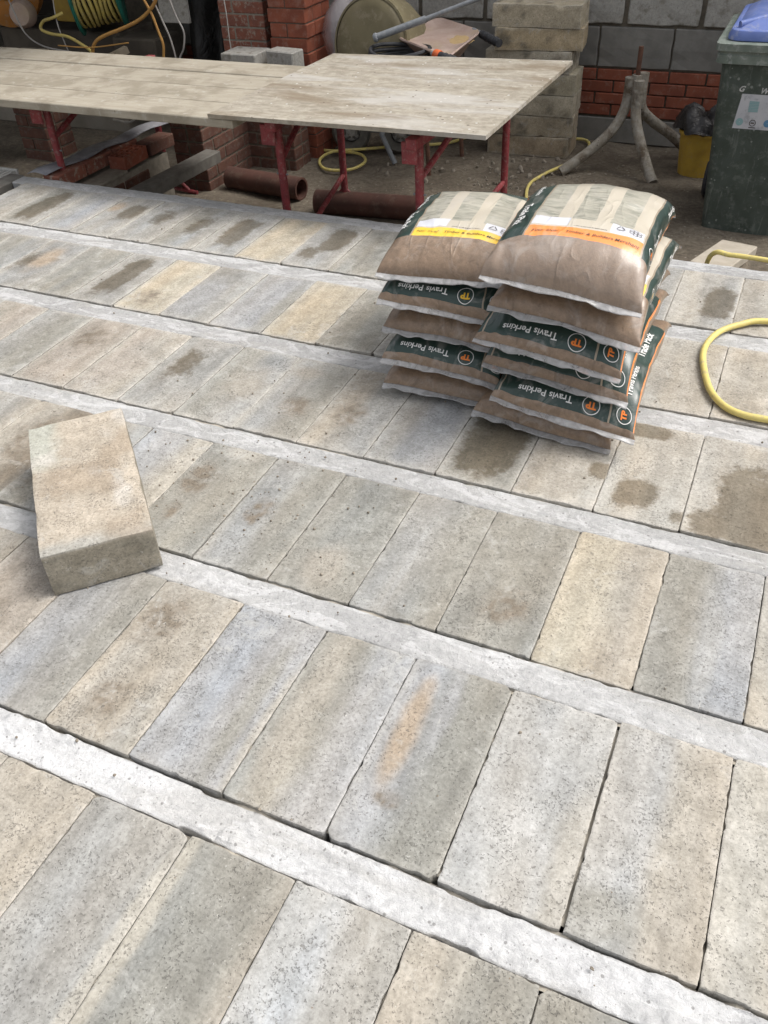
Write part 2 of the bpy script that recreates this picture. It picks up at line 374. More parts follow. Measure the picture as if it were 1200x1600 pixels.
M['wood_off'] = mottled('pale_offcut', (.42, .375, .31), (.36, .32, .26), 18, bump=.4)
M['shed_floor'] = mottled('old_concrete', (.30, .27, .225), (.23, .205, .17), 4, bump=.6, c3=(.16, .13, .095))
M['shed_wall'] = mottled('dark_boarding', (.075, .064, .052), (.11, .095, .075), 5, bump=.5)
M['reel_orange'] = mottled('orange_reel', (.48, .20, .045), (.38, .16, .04), 10, rough=.5, dust=(.35, .25, .15), dustamt=.6)
M['reel_green'] = mottled('green_reel', (.025, .17, .125), (.02, .13, .10), 12, rough=.45, bump=.2)
M['reel_yellow'] = mottled('yellow_case', (.38, .26, .05), (.32, .21, .05), 12, rough=.6)
M['ink_white'] = NT('white_print').fin((.80, .80, .78), .4)
M['ink_dark'] = NT('dark_print').fin((.07, .06, .055), .5)
M['ink_blue'] = NT('blue_print').fin((.12, .26, .42), .5)
M['ink_teal'] = NT('teal_print').fin((.27, .42, .44), .5)
M['ink_orange'] = NT('orange_print').fin((.85, .24, .05), .4)
M['ink_yellow'] = NT('yellow_print').fin((.85, .52, .05), .4)
M['ink_letter'] = mottled('worn_white_lettering', (.62, .62, .60), (.40, .41, .40), 60, bump=0)
M['sticker'] = mottled('faded_sticker', (.56, .57, .60), (.50, .51, .55), 12, rough=.5, bump=.1, dust=(.25, .26, .28), dustamt=.5)
M['upvc'] = mottled('pale_threshold_frame', (.56, .55, .52), (.47, .46, .43), 12, rough=.6, dust=(.36, .35, .32), dustamt=.5)

# ------------------------------------------------------------------ ground
def ground():
    xs = np.concatenate([[-150, -40, -14], np.linspace(-8, 3, 150), [8, 30, 150]])
    ys = np.concatenate([[-150, -40, -10, 0, 2.5], np.linspace(3.1, 7.2, 90), [10, 30, 150]])
    X, Y = np.meshgrid(xs, ys)
    inside = (X > -8) & (X < 3) & (Y > 3) & (Y < 7.2)
    Z = -.415 + .03*(fbm(X*1.6, Y*1.6, 0, 5)) + .012*(vn(X*9, Y*9, 0, 3)-.5) + .006*(vn(X*25, Y*25, 0, 9)-.5)
    Z = np.where(inside, Z, -.41)
    me = mesh_from(np.stack([X.ravel(), Y.ravel(), Z.ravel()], 1), grid_faces(len(xs), len(ys)), True)
    struct(link_mesh('ground', me, None, M['soil']))
ground()

# ------------------------------------------------------------------ beam and block floor
TOPZ = 0.0
PIT = .2175
COLS = {  # real surface colours, linear
 'g': (.322, .318, .302), 'b': (.336, .342, .355), 't': (.362, .324, .266), 'o': (.275, .265, .230), 'c': (.410, .380, .325),
 'p': (.372, .322, .268), 'y': (.46, .395, .285), 'l': (.385, .385, .378), 'n': (.20, .155, .105), 'd': (.225, .215, .19), 'r': (.40, .30, .20)}
# rows: y start, length, joint phase, list from the joint given: (left colour, right colour, [stains]) ; stain = (kind, cx, cy, rx, ry) in block fractions
ROW_Y = [(-.417, .443), (.119, .445), (.656, .443), (1.190, .443), (1.721, .438), (2.258, .438), (2.798, .443)]
rows = {
 0: (-1.141, 'go lg tc og', {}),
 1: (-1.141-2*PIT, [('c','c'),('c','c'),('t','t',('t',.2,.5,.5,.6)),('g','g',('e',.97,.4,.10,.6)),('o','o',('e',.06,.6,.08,.6),('t',1.0,.5,.16,.7)),('l','g'),('t','o'),('o','g'),('g','c')], None),
 2: (-1.136-4*PIT, [('t','g'),('g','t'),('p','p',('n',.4,.4,.3,.2)),('b','g',('o',.9,.5,.2,.6)),('t','t',('n',.42,.24,.2,.12),('t',.8,.7,.3,.3),('n',.3,.75,.3,.2)),('b','b',('o',.75,.4,.12,.5),('c',1.0,.3,.1,.5)),('o','b',('t',.25,.5,.2,.6)),('b','o',('r',.24,.60,.13,.34),('n',.35,.25,.14,.05),('b',.5,.8,.1,.3)),('l','l',('c',.95,.2,.2,.5)),('l','t',('o',.2,.1,.4,.15)),('c','g'),('g','c')], None),
 3: (-1.347-4*PIT, [('g','t'),('t','n',('n',.6,.6,.4,.3)),('o','g',('n',.2,.5,.3,.4)),('b','c'),('o','o',('n',.25,.62,.22,.2),('n',.3,.3,.12,.1),('c',.55,.95,.3,.08)),('g','o',('n',.3,.5,.18,.14)),('o','o',('t',.5,.2,.3,.2)),('g','o',('l',.35,.35,.04,.45)),('o','o',('n',.55,.28,.25,.15)),('y','t'),('o','b',('l',.6,.4,.12,.35)),('c','g'),('g','t')], None),
 4: (-2.428-3*PIT, [('t','g'),('g','g'),('t','p'),('g','o'),('p','p',('n',.4,.7,.3,.2)),('p','t',('p',.5,.4,.4,.3)),('g','g',('w5',.42,.62,.30,.32)),('o','g',('t',.6,.5,.35,.3)),('g','o',('n',.62,.38,.28,.12),('t',.3,.8,.3,.1)),('t','g',('n',.4,.42,.25,.16)),('g','b'),('o','o',('W',.50,.52,.42,.42)),('t','c',('W',.93,.40,.17,.10)),('c','c',('W',.40,.24,.27,.15),('W',.25,.92,.35,.08),('w5',.95,.12,.2,.1)),('c','t',('W',.7,.38,.40,.36),('W',.6,.1,.6,.12)),('t','g'),('g','g')], None),
 5: (-2.866-3*PIT, [('g','t'),('g','o'),('o','g'),('g','g',('r',.5,.6,.3,.3),('w5',.2,.5,.25,.3)),('o','o'),('g','g',('W',.47,.52,.26,.40)),('y','y',('n',.4,.25,.3,.15)),('d','g',('b',.3,.4,.4,.5)),('b','b',('o',.9,.4,.18,.6)),('y','y'),('o','o'),('g','t'),('t','g'),('g','o'),('c','g',('spk',.5,.5,.4,.3)),('c','t'),('t','c'),('g','c'),('g','t'),('g','g')], None),
 6: (-3.092-2*PIT, [('g','t'),('o','g',('W',.5,.5,.30,.40)),('g','b'),('g','g',('r',.15,.7,.2,.14),('W',.66,.62,.26,.22)),('g','g',('w5',.5,.6,.32,.3)),('o','g',('w5',.5,.55,.3,.32)),('g','g',('W',.48,.5,.30,.36)),('y','y'),('g','g',('W',.6,.62,.28,.28),('w5',.3,.3,.3,.2)),('o','o'),('g','t'),('t','g'),('g','g'),('c','t'),('g','g',('spk',.6,.4,.35,.3)),('c','g',('W',.7,.45,.25,.3)),('t','c'),('g','g'),('g','g')], None),
}
floor_root = link_mesh('block_and_beam_floor', MB().box((-1.55, 1.43, -.25), (4.5, 3.76, .24)).mesh(), None, M['void'])
struct(floor_root)

def make_block(name, x0, x1, y0, y1, spec, seed, near, far, parent, zoff=0.0):
    rng = np.random.default_rng(seed)
    W, L = x1-x0, y1-y0
    nx, ny = (40, 72) if near else (24, 40)
    def lines(n, w):
        a = np.linspace(0, w, n)
        return np.unique(np.concatenate([a, [.0015, .004, .008, w-.0015, w-.004, w-.008]]))
    u, v = lines(nx, W), lines(ny, L)
    U, V = np.meshgrid(u, v); nxx, nyy = len(u), len(v)
    dx = np.minimum(U, W-U); dy = np.minimum(V, L-V)
    de = np.minimum(dx, dy)
    s = seed*3
    # chipped outline
    chip = .0009*(vn(U*150, V*150, 0, s)-.45) + .0026*sstep(.72, .95, vn(U*45, V*45, 0, s+1)) + .0005*vn(U*30, V*30, 0, s+2)
    ww = np.exp(-dx/.004)*np.sign(W/2-U); wh = np.exp(-dy/.004)*np.sign(L/2-V)
    X = U+chip*ww; Y = V+chip*wh
    cr = .0008+(.007 if rng.random() < .25 else .001)*rng.random()                       # knocked corners
    cd = np.hypot(dx, dy); k = np.clip(1-cd/.015, 0, 1)*cr*.8*(.4+vn(U*60, V*60, 0, s+4))
    X += k*np.sign(W/2-U); Y += k*np.sign(L/2-V)
    Z = .0016*(vn(U*22, V*22, 0, s+5)-.5)+.0009*(vn(U*90, V*90, 0, s+6)-.5) - .0013*np.exp(-de/.0012) - .0005*np.exp(-cd/.010)
    tilt = rng.normal(0, .0016, 2); Z += tilt[0]*(U/W-.5)+tilt[1]*(V/L-.5)+zoff+rng.normal(0, .0008)
    # colours
    c1, c2 = np.array(COLS[spec[0]]), np.array(COLS[spec[1]])
    sp = .5+.3*(rng.random()-.5)
    uu, vv = U/W, V/L
    m = sstep(sp-.22, sp+.22, uu+.12*(vn(uu*2, vv*2.5, 0, s+7)-.5)+.10*(vn(uu*9, vv*3, 0, s+8)-.5))
    C = c1[None, None]*(1-m[..., None])+c2[None, None]*m[..., None]
    st = fbm(uu*7, vv*1.4, 0, s+9, 3)-.5
    bl = fbm(uu*2.2, vv*3.4, 0, s+11, 4)-.5
    gr = vn(U*60, V*60, 0, s+17)-.5
    st2 = vn(uu*5+3, vv*.7, 0, s+19)-.5
    C = C*(1+.42*st+.30*bl+.10*gr)[..., None]*np.stack([1+.08*st2, 1+.01*st2, 1-.10*st2], -1)
    warm = (vn(uu*3.3, vv*1.8, 0, s+13)-.5)*.12
    C = C*np.stack([1+warm, 1+.1*warm, 1-warm], -1)
    # pale dusty rim
    rim = np.exp(-de/(.010 if near else .016))*(.5+.9*vn(U*25, V*25, 0, s+15))*(.28 if near else .65)
    C = C*(1-rim[..., None])+np.array((.53, .50, .45))*rim[..., None]
    wet = np.zeros_like(U)
    for q in spec[2:]:
        kd, cx, cy, rx, ry = q
        ang = rng.uniform(-.2, .2); a_, b_ = uu-cx, (vv-cy)
        if kd in ('W', 'w5'): nrm = (np.abs(a_/rx)**3.2+np.abs(b_/ry)**3.2)**(1/3.2)
        else: nrm = np.sqrt((a_/rx)**2+(b_/ry)**2)
        nrm = nrm+.5*(fbm(uu*4, vv*8, 0, s+21, 3)-.5)
        if kd == 'W': wet = np.maximum(wet, np.clip(1.0-nrm*.52, 0, 1)*1.0)
        elif kd == 'w5': wet = np.maximum(wet, np.clip(.72-nrm*.36, 0, .60))
        elif kd == 'spk':
            f = sstep(.70, .78, vn(U*85, V*85, 0, s+31))*sstep(1.1, .6, nrm); C = C*(1-f[..., None])+np.array((.15, .10, .06))*f[..., None]
        elif kd == 'e':
            f = sstep(1.2, .5, nrm)*.65; C = C*(1-f[..., None])+np.array((.50, .46, .38))*f[..., None]
        else:
            f = sstep(1.25, .35, nrm)*(.95 if kd in 'nr' else .85)
            if kd == 'n': f = f*(.45+.9*sstep(.35, .7, fbm(U*55, V*55, 0, s+41)))
            f = np.clip(f, 0, .95)
            C = C*(1-f[..., None])+np.array(COLS[kd])*f[..., None]
    lum = C.mean(-1, keepdims=True); C = lum+.80*(C-lum); C = C*.84+.16*np.array((.350, .338, .310)); C = C*(1+(rng.random()-.5)*.10)
    C = np.clip(C, .03, .9)
    # skirt
    idx = np.arange(nxx*nyy).reshape(nyy, nxx)
    ring = np.concatenate([idx[0, :], idx[1:, -1], idx[-1, -2::-1], idx[-2:0:-1, 0]])
    P = np.stack([X.ravel()-W/2, Y.ravel()-L/2, Z.ravel()], 1)
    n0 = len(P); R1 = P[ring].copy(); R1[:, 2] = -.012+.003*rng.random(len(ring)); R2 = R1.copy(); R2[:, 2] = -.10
    P = np.concatenate([P, R1, R2]); nr = len(ring)
    F = grid_faces(nxx, nyy)
    for i in range(nr):
        j = (i+1) % nr
        F.append((ring[i], n0+i, n0+j, ring[j])); F.append((n0+i, n0+nr+i, n0+nr+j, n0+j))
    F = [tuple(int(a) for a in f) for f in F]
    me = mesh_from(P, F, True); me.set_sharp_from_angle(angle=rad(38))
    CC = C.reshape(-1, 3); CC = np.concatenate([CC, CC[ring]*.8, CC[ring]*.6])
    a = me.color_attributes.new('Col', 'FLOAT_COLOR', 'POINT'); a.data.foreach_set('color', np.concatenate([CC, np.ones((len(CC), 1))], 1).ravel().astype(np.float32))
    w_ = me.attributes.new('wet', 'FLOAT', 'POINT'); wv = wet.ravel(); w_.data.foreach_set('value', np.concatenate([wv, wv[ring]*0, wv[ring]*0]).astype(np.float32))
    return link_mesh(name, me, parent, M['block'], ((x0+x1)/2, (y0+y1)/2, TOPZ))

seed = 100
joints = []
for r in range(7):
    y0, L = ROW_Y[r]
    xs, sp, _ = rows[r]
    if isinstance(sp, str): sp = [tuple(a) for a in sp.split()]+[('g', 't')]
    x = xs
    spec = list(sp)
    while x < (.45 if r < 5 else .42): 
        i = round((x-xs)/PIT)
        s_ = spec[i] if i < len(spec) else (random.choice('gtobc'), random.choice('gtob'))
        if r >= 4 and x < -3.62: x += PIT; continue
        g = .0017 if random.random() < .7 else .003
        if abs(x-(-.048)) < .03 and r == 2: g = .004
        seed += 1
        make_block('floor_block', x+(g if g == .004 else .0008), x+PIT-.0008, y0, y0+L, s_, seed, r <= 3, r, floor_root, zoff=(.003 if r in (2, 1) else 0))
        joints.append((x, r)); x += PIT
# right end extends to cover frame
# joint dust between the farther blocks: uncountable loose fill
def joint_fill():
    mb_v, mb_f = [], []
    for (x, r) in joints:
        y0, L = ROW_Y[r]
        ys = np.linspace(y0+.012, y0+L-.012, 50)
        depth = {0: .014, 1: .014, 2: .013, 3: .011, 4: .010, 5: .006, 6: .005}[r]
        z = -.0030-depth*vn(ys*30, 0*ys+x*7, 0, 3)
        o = len(mb_v)
        for yy, zz in zip(ys, z): mb_v += [(x-.004, yy, zz), (x+.004, yy, zz-.001)]
        for i in range(len(ys)-1): mb_f.append((o+2*i, o+2*i+1, o+2*i+3, o+2*i+2))
    for k in range(1, 8):
        e1 = ROW_Y[k-1][0]+ROW_Y[k-1][1]; e2 = ROW_Y[k][0] if k < 7 else None
        for (yc, dep) in ((e1+.002, .030 if k <= 2 else (.016 if k <= 4 else .010)), (e2-.002 if e2 else None, .028 if k <= 2 else .010)):
            if yc is None: continue
            xs_ = np.linspace(-3.6, .5, 420); z = -.006-dep*vn(xs_*26, 0*xs_+k*5+yc, 0, 6); o = len(mb_v)
            for xx, zz in zip(xs_, z): mb_v += [(xx, yc-.005, zz), (xx, yc+.005, zz)]
            for i in range(len(xs_)-1): mb_f.append((o+2*i, o+2*i+2, o+2*i+3, o+2*i+1))
    me = mesh_from(mb_v, mb_f)
    o = link_mesh('joint_dust', me, floor_root, M['mortar_dust']); o['kind'] = 'stuff'
M['mortar_dust'] = mottled('joint_dust', (.47, .43, .36), (.36, .33, .28), 40, bump=.5)
joint_fill()

def make_beam(k, ya, yb, white):
    x0, x1 = -3.62, .62
    n = 760 if k <= 2 else 420
    u = np.linspace(x0, x1, n); W = yb-ya
    v = np.unique(np.concatenate([np.linspace(0, W, 18 if k <= 2 else 12), [.002, .005, W-.002, W-.005]]))
    U, V = np.meshgrid(u, v); d = np.minimum(V, W-V); s = 900+k*13
    edge = .002*(vn(U*45, V*0, 0, s)-.5)+.005*sstep(.7, .97, vn(U*22, V*0+5, 0, s+1))
    Y = V+np.where(V < W/2, 1, -1)*edge*np.exp(-d/.01)
    amp = 1.0 if k <= 2 else .7
    lump = sstep(.45, .75, fbm(U*18, V*18, 0, s+2, 4))*.006+.005*sstep(.55, .75, vn(U*70, V*70, 0, s+6))*sstep(.45, .7, vn(U*6, V*6, 0, s+7))
    lump = lump*(.25+1.5*sstep(.42, .62, fbm(U*2.3, V*3, 0, s+40, 2)))*(1+1.0*sstep(.5, .0, V/W)) if k <= 2 else lump*.4
    Z = -.0055+amp*(.004*(fbm(U*9, V*9, 0, s+3)-.5)+lump) - .003*np.exp(-d/.002)
    C0 = np.array(white)
    m = fbm(U*5, V*12, 0, s+9, 4)
    C = C0[None, None]*(1+.30*(m-.5)+.05*(vn(U*60, V*60, 0, s+19)-.5))[..., None]
    seg = (np.floor(U/.43+.35*vn(U*1.1, 0*U, 0, s+30))); tone = _h(seg, seg*0, seg*0, s+31); C = C*(.93+.13*tone)[..., None]
    if k <= 2:
        q = sstep(.5, .62, fbm(U*4.3, V*9, 0, s+10, 4)); C = C*(1-.22*q[..., None])+np.array((.72, .72, .73))*.22*q[..., None]
    dirt = sstep(.56, .72, fbm(U*3, V*14, 0, s+11, 4))*.4; C = C*(1-dirt[..., None])+np.array((.40, .385, .355))*dirt[..., None]
    P = np.stack([U.ravel(), Y.ravel()+ya, Z.ravel()], 1); nx, ny = len(u), len(v)
    F = grid_faces(nx, ny); n0 = len(P)
    A = P[:nx].copy(); B = P[-nx:].copy(); A[:, 2] = -.10; B[:, 2] = -.17 if k == 7 else -.10
    P = np.concatenate([P, A, B])
    for i in range(nx-1):
        F.append((i+1, i, n0+i, n0+i+1)); F.append((n0-nx+i, n0-nx+i+1, n0+nx+i+1, n0+nx+i))
    me = mesh_from(P-np.array([0, ya, 0]), F, True); me.set_sharp_from_angle(angle=rad(38))
    CC = C.reshape(-1, 3); CC = np.concatenate([CC, CC[:nx]*.8, CC[-nx:]*.8])
    a = me.color_attributes.new('Col', 'FLOAT_COLOR', 'POINT'); a.data.foreach_set('color', np.concatenate([CC, np.ones((len(CC), 1))], 1).ravel().astype(np.float32))
    link_mesh('floor_beam', me, floor_root, M['beam'], (0, ya, 0))
for k in range(1, 8):
    ya = ROW_Y[k-1][0]+ROW_Y[k-1][1]+(.005 if k <= 3 else .003)
    yb = (ROW_Y[k][0]-(.004 if k <= 2 else .002)) if k < 7 else 3.335
    w = {1: (.50, .512, .54), 2: (.565, .565, .56), 3: (.465, .463, .455), 4: (.44, .437, .427), 5: (.42, .416, .407), 6: (.405, .402, .393), 7: (.42, .42, .415)}[k]
    make_beam(k, ya, yb, w)
# left concrete margin strip and foundation face under the far beam
me = MB().box((-3.68, 3.0, -.06), (.10, .70, .11), bev=.006).mesh(); link_mesh('edge_strip', me, floor_root, M['lintel'])

# ------------------------------------------------------------------ bricks and walls
def brick_mesh(dx, dy, dz, bev=.004):
    return MB().box((0, 0, 0), (dx, dy, dz), bev=bev).mesh()
def brick_grid(parent, mesh_full, size, origin, ex, courses, n, pitch, rise, axis='x', half=True, name='brick', jit=.002, half_mesh=None, phase=0.0):
    for c in range(courses):
        off = (pitch/2 if (c % 2 and half) else 0)+phase
        for i in range(n):
            p = off+i*pitch
            pos = (origin[0]+p, origin[1]+random.uniform(-jit, jit), origin[2]+c*rise) if axis == 'x' else (origin[0]+random.uniform(-jit, jit), origin[1]+p, origin[2]+c*rise)
            o = bpy.data.objects.new(name, mesh_full); COL.objects.link(o); o.parent = parent; o.location = pos
            o.rotation_euler = (0, 0, random.uniform(-.01, .01))
def garden_wall():
    root = empty('boundary_wall', (0, 5.96, -.41))
    tag(root, 'grey block boundary wall with a band of four red brick courses behind the yard', 'wall')
    def at(z): return z+.41
    MB().box((-.7, .150, at(1.25)), (8.4, .24, 3.34)).build('mortar_bed_and_shade_wall', M['dark_mortar'], root)  # carried up unseen above the courses to cut sky light at the back
    # base dark blocks
    bm_ = brick_mesh(.44, .10, .15, .005); bm_.materials.append(M['dk_block'])
    for i in range(15): o = link_mesh('base_block', bm_, root, None, (-4.3+i*.45, .060, at(-.325)))
    rb = brick_mesh(.215, .10, .064); rb.materials.append(M['red_brick'])
    for c in range(4):
        for i in range(29):
            o = link_mesh('brick', rb, root, None, (-4.4+i*.225+(.1125 if c % 2 else 0), .060+random.uniform(-.002, .002), at(-.241+.0375+c*.070)))
    db = MB().box((0, 0, 0), (.44, .10, .225), bev=.005).sub(3).jitter(.004, 22, 9).mesh(); db.materials.append(M['dk_block'])
    for i in range(15): link_mesh('dark_block', db, root, None, (-4.3+.12+i*.45, .060, at(.163)))
    lb = MB().box((0, 0, 0), (.418, .10, .237), bev=.006).sub(3).jitter(.005, 22, 4).mesh(); lb.materials.append(M['lt_block'])
    for c in range(4):
        for i in range(15): link_mesh('block', lb, root, None, (-4.22+i*.45-.137+(.225 if c % 2 else 0)+.32, .057+random.uniform(-.003, .003), at(.41+c*.26)))
garden_wall()

def pier(name, label, x0, x1, y0, y1, z0, z1, mat, mortar, cat='brick pier', course=.075, stagger=0.0, bl=.215, gap=.010, smort=.008):
    root = empty(name, ((x0+x1)/2, (y0+y1)/2, z0)); tag(root, label, cat)
    cx, cy = (x0+x1)/2, (y0+y1)/2
    h = z1-z0; MB().box((0, 0, h/2), (x1-x0-2*smort, y1-y0-2*smort, h)).build('mortar', mortar, root)
    nc = int(h/course); hz = course-gap; wd = .1025
    mh = {}
    def br(dx, dy):
        k = (round(dx, 3), round(dy, 3))
        if k not in mh: mh[k] = brick_mesh(dx, dy, hz, .004); mh[k].materials.append(mat)
        return mh[k]
    W, D = x1-x0, y1-y0
    for c in range(nc):
        z = (c+.5)*course; sh = stagger*(1 if c % 2 else -1)*random.uniform(.6, 1)
        # front face
        segs = [bl/2, bl, bl, bl] if c % 2 else [bl]*4
        x = -W/2
        for s_ in segs:
            w = min(s_-gap, W/2-x)
            if W/2-x-w < .05: w = W/2-x
            if w < .03: break
            link_mesh('brick', br(w, wd), root, None, (x+w/2+sh, -D/2+wd/2, z)); x += w+gap
        # right face
        y = -D/2+wd+gap; segs = [bl, bl, bl] if c % 2 else [bl/2, bl, bl, bl]
        for s_ in segs:
            w = min(s_-gap, D/2-y)
            if D/2-y-w < .05: w = D/2-y
            if w < .03: break
            link_mesh('brick', br(wd, w), root, None, (W/2-wd/2+sh, y+w/2, z)); y += w+gap
    return root
pier('weathered_brick_pier', 'weathered old brick pier with thick pale mortar at the shed corner', -3.53, -3.20, 5.2, 5.62, -.41, 1.2, M['old_brick'], M['mortar'], smort=.004)
pier('new_brick_pier', 'fresh orange red brick pier beside the weathered pier', -3.12, -2.86, 5.12, 5.45, -.41, 1.1, M['red_brick'], M['dark_mortar'], course=.080, stagger=.006, gap=.006, bl=.24)

# foundation wall with lintel, running away from the slab at the left
def foundation():
    root = empty('foundation_wall', (-3.36, 3.35, -.41)); tag(root, 'low unfinished brick foundation wall running away from the slab edge under the boards', 'wall')
    def L(x, y, z): return (x+3.36, y-3.35, z+.41)
    MB().box(L(-3.39, 3.73, -.245), (.22, .74, .32)).build('mortar', M['mortar'], root)
    b = brick_mesh(.1025, .215, .065); b.materials.append(M['dim_brick'])
    for c in range(4):
        for i in range(4):
            yy = 3.46+i*.225-(.11 if c % 2 else 0)
            if yy+.1 > 4.12: continue
            link_mesh('brick', b, root, None, L(-3.325, max(yy, 3.46), -.375+c*.075))
    rb = brick_mesh(.1025, .215, .065); rb.materials.append(M['red_brick'])
    rb = brick_mesh(.1025, .215, .065); rb.materials.append(M['old_brick'])
    for i in range(3): link_mesh('top_brick', rb, root, None, L(-3.46, 3.46+i*.226, -.028))
    MB().box(L(-3.335, 3.60, -.078), (.125, .26, .016), bev=.004).sub(1).jitter(.003, 40).build('mortar_ledge', M['mortar'], root)
foundation()
ob = MB()
def strip():
    xs = [-3.57+.02*math.sin(i*.9) for i in range(14)]; v, f = [], []
    for i in range(14):
        y = 3.33+i*.075; z = .022+.006*math.sin(i*1.3); x = -3.53+.006*i
        w = .065+.006*math.sin(i*1.7)
        for q, dz in ((-1, -.012), (-.5, .0), (0, .004), (.5, .001), (1, -.006)): v.append((x+q*w, y, z+dz))
    f = grid_faces(5, 14)
    top = mesh_from(v, f, True); o = link_mesh('damp_proof_strip', top, None, M['dpc'])
    m = o.modifiers.new('t', 'SOLIDIFY'); m.thickness = .003
    tag(o, 'grey damp proof strip lying along the top of the foundation wall', 'plastic strip')
strip()
def loose_brick():
    root = empty('perforated_brick', (-3.335, 3.83, -.068), rad(3)); tag(root, 'red perforated brick with rows of holes loose on the foundation wall', 'brick')
    m = MB()
    W, D, H = .105, .215, .065
    nxh, nyh = 3, 5
    xs = [-W/2]; ys = [-D/2]
    cw, ch = W/nxh, D/nyh
    for i in range(nxh): xs += [-W/2+i*cw+cw*.22, -W/2+i*cw+cw*.78]
    for j in range(nyh): ys += [-D/2+j*ch+ch*.2, -D/2+j*ch+ch*.8]
    xs.append(W/2); ys.append(D/2)
    for i in range(len(xs)-1):
        for j in range(len(ys)-1):
            a, b, c, d = xs[i], xs[i+1], ys[j], ys[j+1]
            if i % 2 == 1 and j % 2 == 1:
                for p, q in (((a, c), (b, c)), ((b, c), (b, d)), ((b, d), (a, d)), ((a, d), (a, c))):
                    m.quad((*p, H), (*q, H), (*q, .006), (*p, .006))
                m.quad((a, c, .006), (b, c, .006), (b, d, .006), (a, d, .006))
            else: m.quad((a, c, H), (b, c, H), (b, d, H), (a, d, H))
    m.quad((-W/2, -D/2, 0), (W/2, -D/2, 0), (W/2, -D/2, H), (-W/2, -D/2, H)); m.quad((W/2, -D/2, 0), (W/2, D/2, 0), (W/2, D/2, H), (W/2, -D/2, H))
    m.quad((W/2, D/2, 0), (-W/2, D/2, 0), (-W/2, D/2, H), (W/2, D/2, H)); m.quad((-W/2, D/2, 0), (-W/2, -D/2, 0), (-W/2, -D/2, H), (-W/2, D/2, H))
    bmesh.ops.remove_doubles(m.bm, verts=m.bm.verts[:], dist=1e-5)
    m.build('brick_body', M['red_brick'], root)
loose_brick()
o = MB().box((-3.33, 4.075, -.036), (.105, .215, .065), rot=(0, 0, rad(-2)), bev=.004).build('plain_brick', M['dim_brick']); tag(o, 'second red brick on the foundation wall behind the perforated one', 'brick')
lin = MB().box((-3.09, 3.90, -.135), (.10, .72, .065), rot=(0, 0, rad(-3)), bev=.004).build('concrete_lintel', M['lintel']); tag(lin, 'grey concrete lintel bridging the dark gap between the two foundation walls', 'lintel')
def wallB():
    root = empty('brick_return_wall', (-3.32, 4.36, -.41)); tag(root, 'dim red brick wall with dark gap at its foot under the plywood sheet', 'wall')
    MB().box((-.002, .46, .262), (.215, .91, .524)).build('mortar', M['dark_mortar'], root)
    b = brick_mesh(.1025, .215, .065); b.materials.append(M['dim_brick']); h = brick_mesh(.1025, .1025, .065); h.materials.append(M['dim_brick'])
    for c in range(7):
        for i in range(4):
            link_mesh('brick', b, root, None, (.060, .1075+i*.225+(.1125 if c % 2 else 0) if not (c % 2 and i == 3) else .1075+.1125+3*.225-.056, .04+c*.075)) if not (c % 2 and i == 3) else link_mesh('half_brick', h, root, None, (.060, .84, .04+c*.075))
        if c % 2: link_mesh('half_brick', h, root, None, (.060, .049, .04+c*.075))
        link_mesh('end_brick', h, root, None, (-.055, .047, .04+c*.075))
wallB()

# ------------------------------------------------------------------ rough cast blocks with painted-on wear and shade as vertex colour
def rough_block(name, size, cfun, seed, mat=None, n=(14, 26, 8), amp=.0012, parent=None, round_=.0022):
    V, F, C = [], [], []
    sx, sy, sz = size
    def face(o, a, b, na, nb, nm):
        u, v = np.meshgrid(np.linspace(0, 1, na), np.linspace(0, 1, nb))
        P = np.array(o)[None, None]+u[..., None]*np.array(a)+v[..., None]*np.array(b)
        off = len(V)
        P = P.reshape(-1, 3); V.extend(P.tolist()); F.extend(grid_faces(na, nb, off))
    hx, hy, hz = sx/2, sy/2, sz/2
    nx, ny, nz = n
    face((-hx, -hy, hz), (sx, 0, 0), (0, sy, 0), nx, ny, 0); face((-hx, hy, -hz), (sx, 0, 0), (0, -sy, 0), nx, ny, 1)
    face((-hx, -hy, -hz), (sx, 0, 0), (0, 0, sz), nx, nz, 2); face((hx, hy, -hz), (-sx, 0, 0), (0, 0, sz), nx, nz, 3)
    face((hx, -hy, -hz), (0, sy, 0), (0, 0, sz), ny, nz, 4); face((-hx, hy, -hz), (0, -sy, 0), (0, 0, sz), ny, nz, 5)
    P = np.array(V)
    # round edges: pull in where two coordinates are near the border
    q = np.abs(P)/np.array([hx, hy, hz]); d = (1-q)*np.array([hx, hy, hz])
    ds = np.sort(d, 1); ed = ds[:, 1]
    pull = round_*np.exp(-ed/.004)*(.4+.8*vn(P[:, 0]*40, P[:, 1]*40, P[:, 2]*40, seed)); pull += .012*sstep(.86, .97, vn(P[:, 0]*14, P[:, 1]*14, P[:, 2]*14, seed+1))*np.exp(-ed/.012)
    Pn = P*(1-pull[:, None]/np.array([hx, hy, hz]))
    Pn = np.where(d < .02, Pn, P)
    nz_ = np.stack([vn(P[:, 0]*18, P[:, 1]*18, P[:, 2]*18, seed+5+i)-.5 for i in range(3)], 1)*2*amp
    Pn = Pn+nz_
    C = np.clip(cfun(P, ed), .02, .9)
    me = mesh_from(Pn, F, True)
    a = me.color_attributes.new('Col', 'FLOAT_COLOR', 'POINT'); a.data.foreach_set('color', np.concatenate([C, np.ones((len(C), 1))], 1).ravel().astype(np.float32))
    me.set_sharp_from_angle(angle=rad(50))
    return link_mesh(name, me, parent, mat or M['block'])

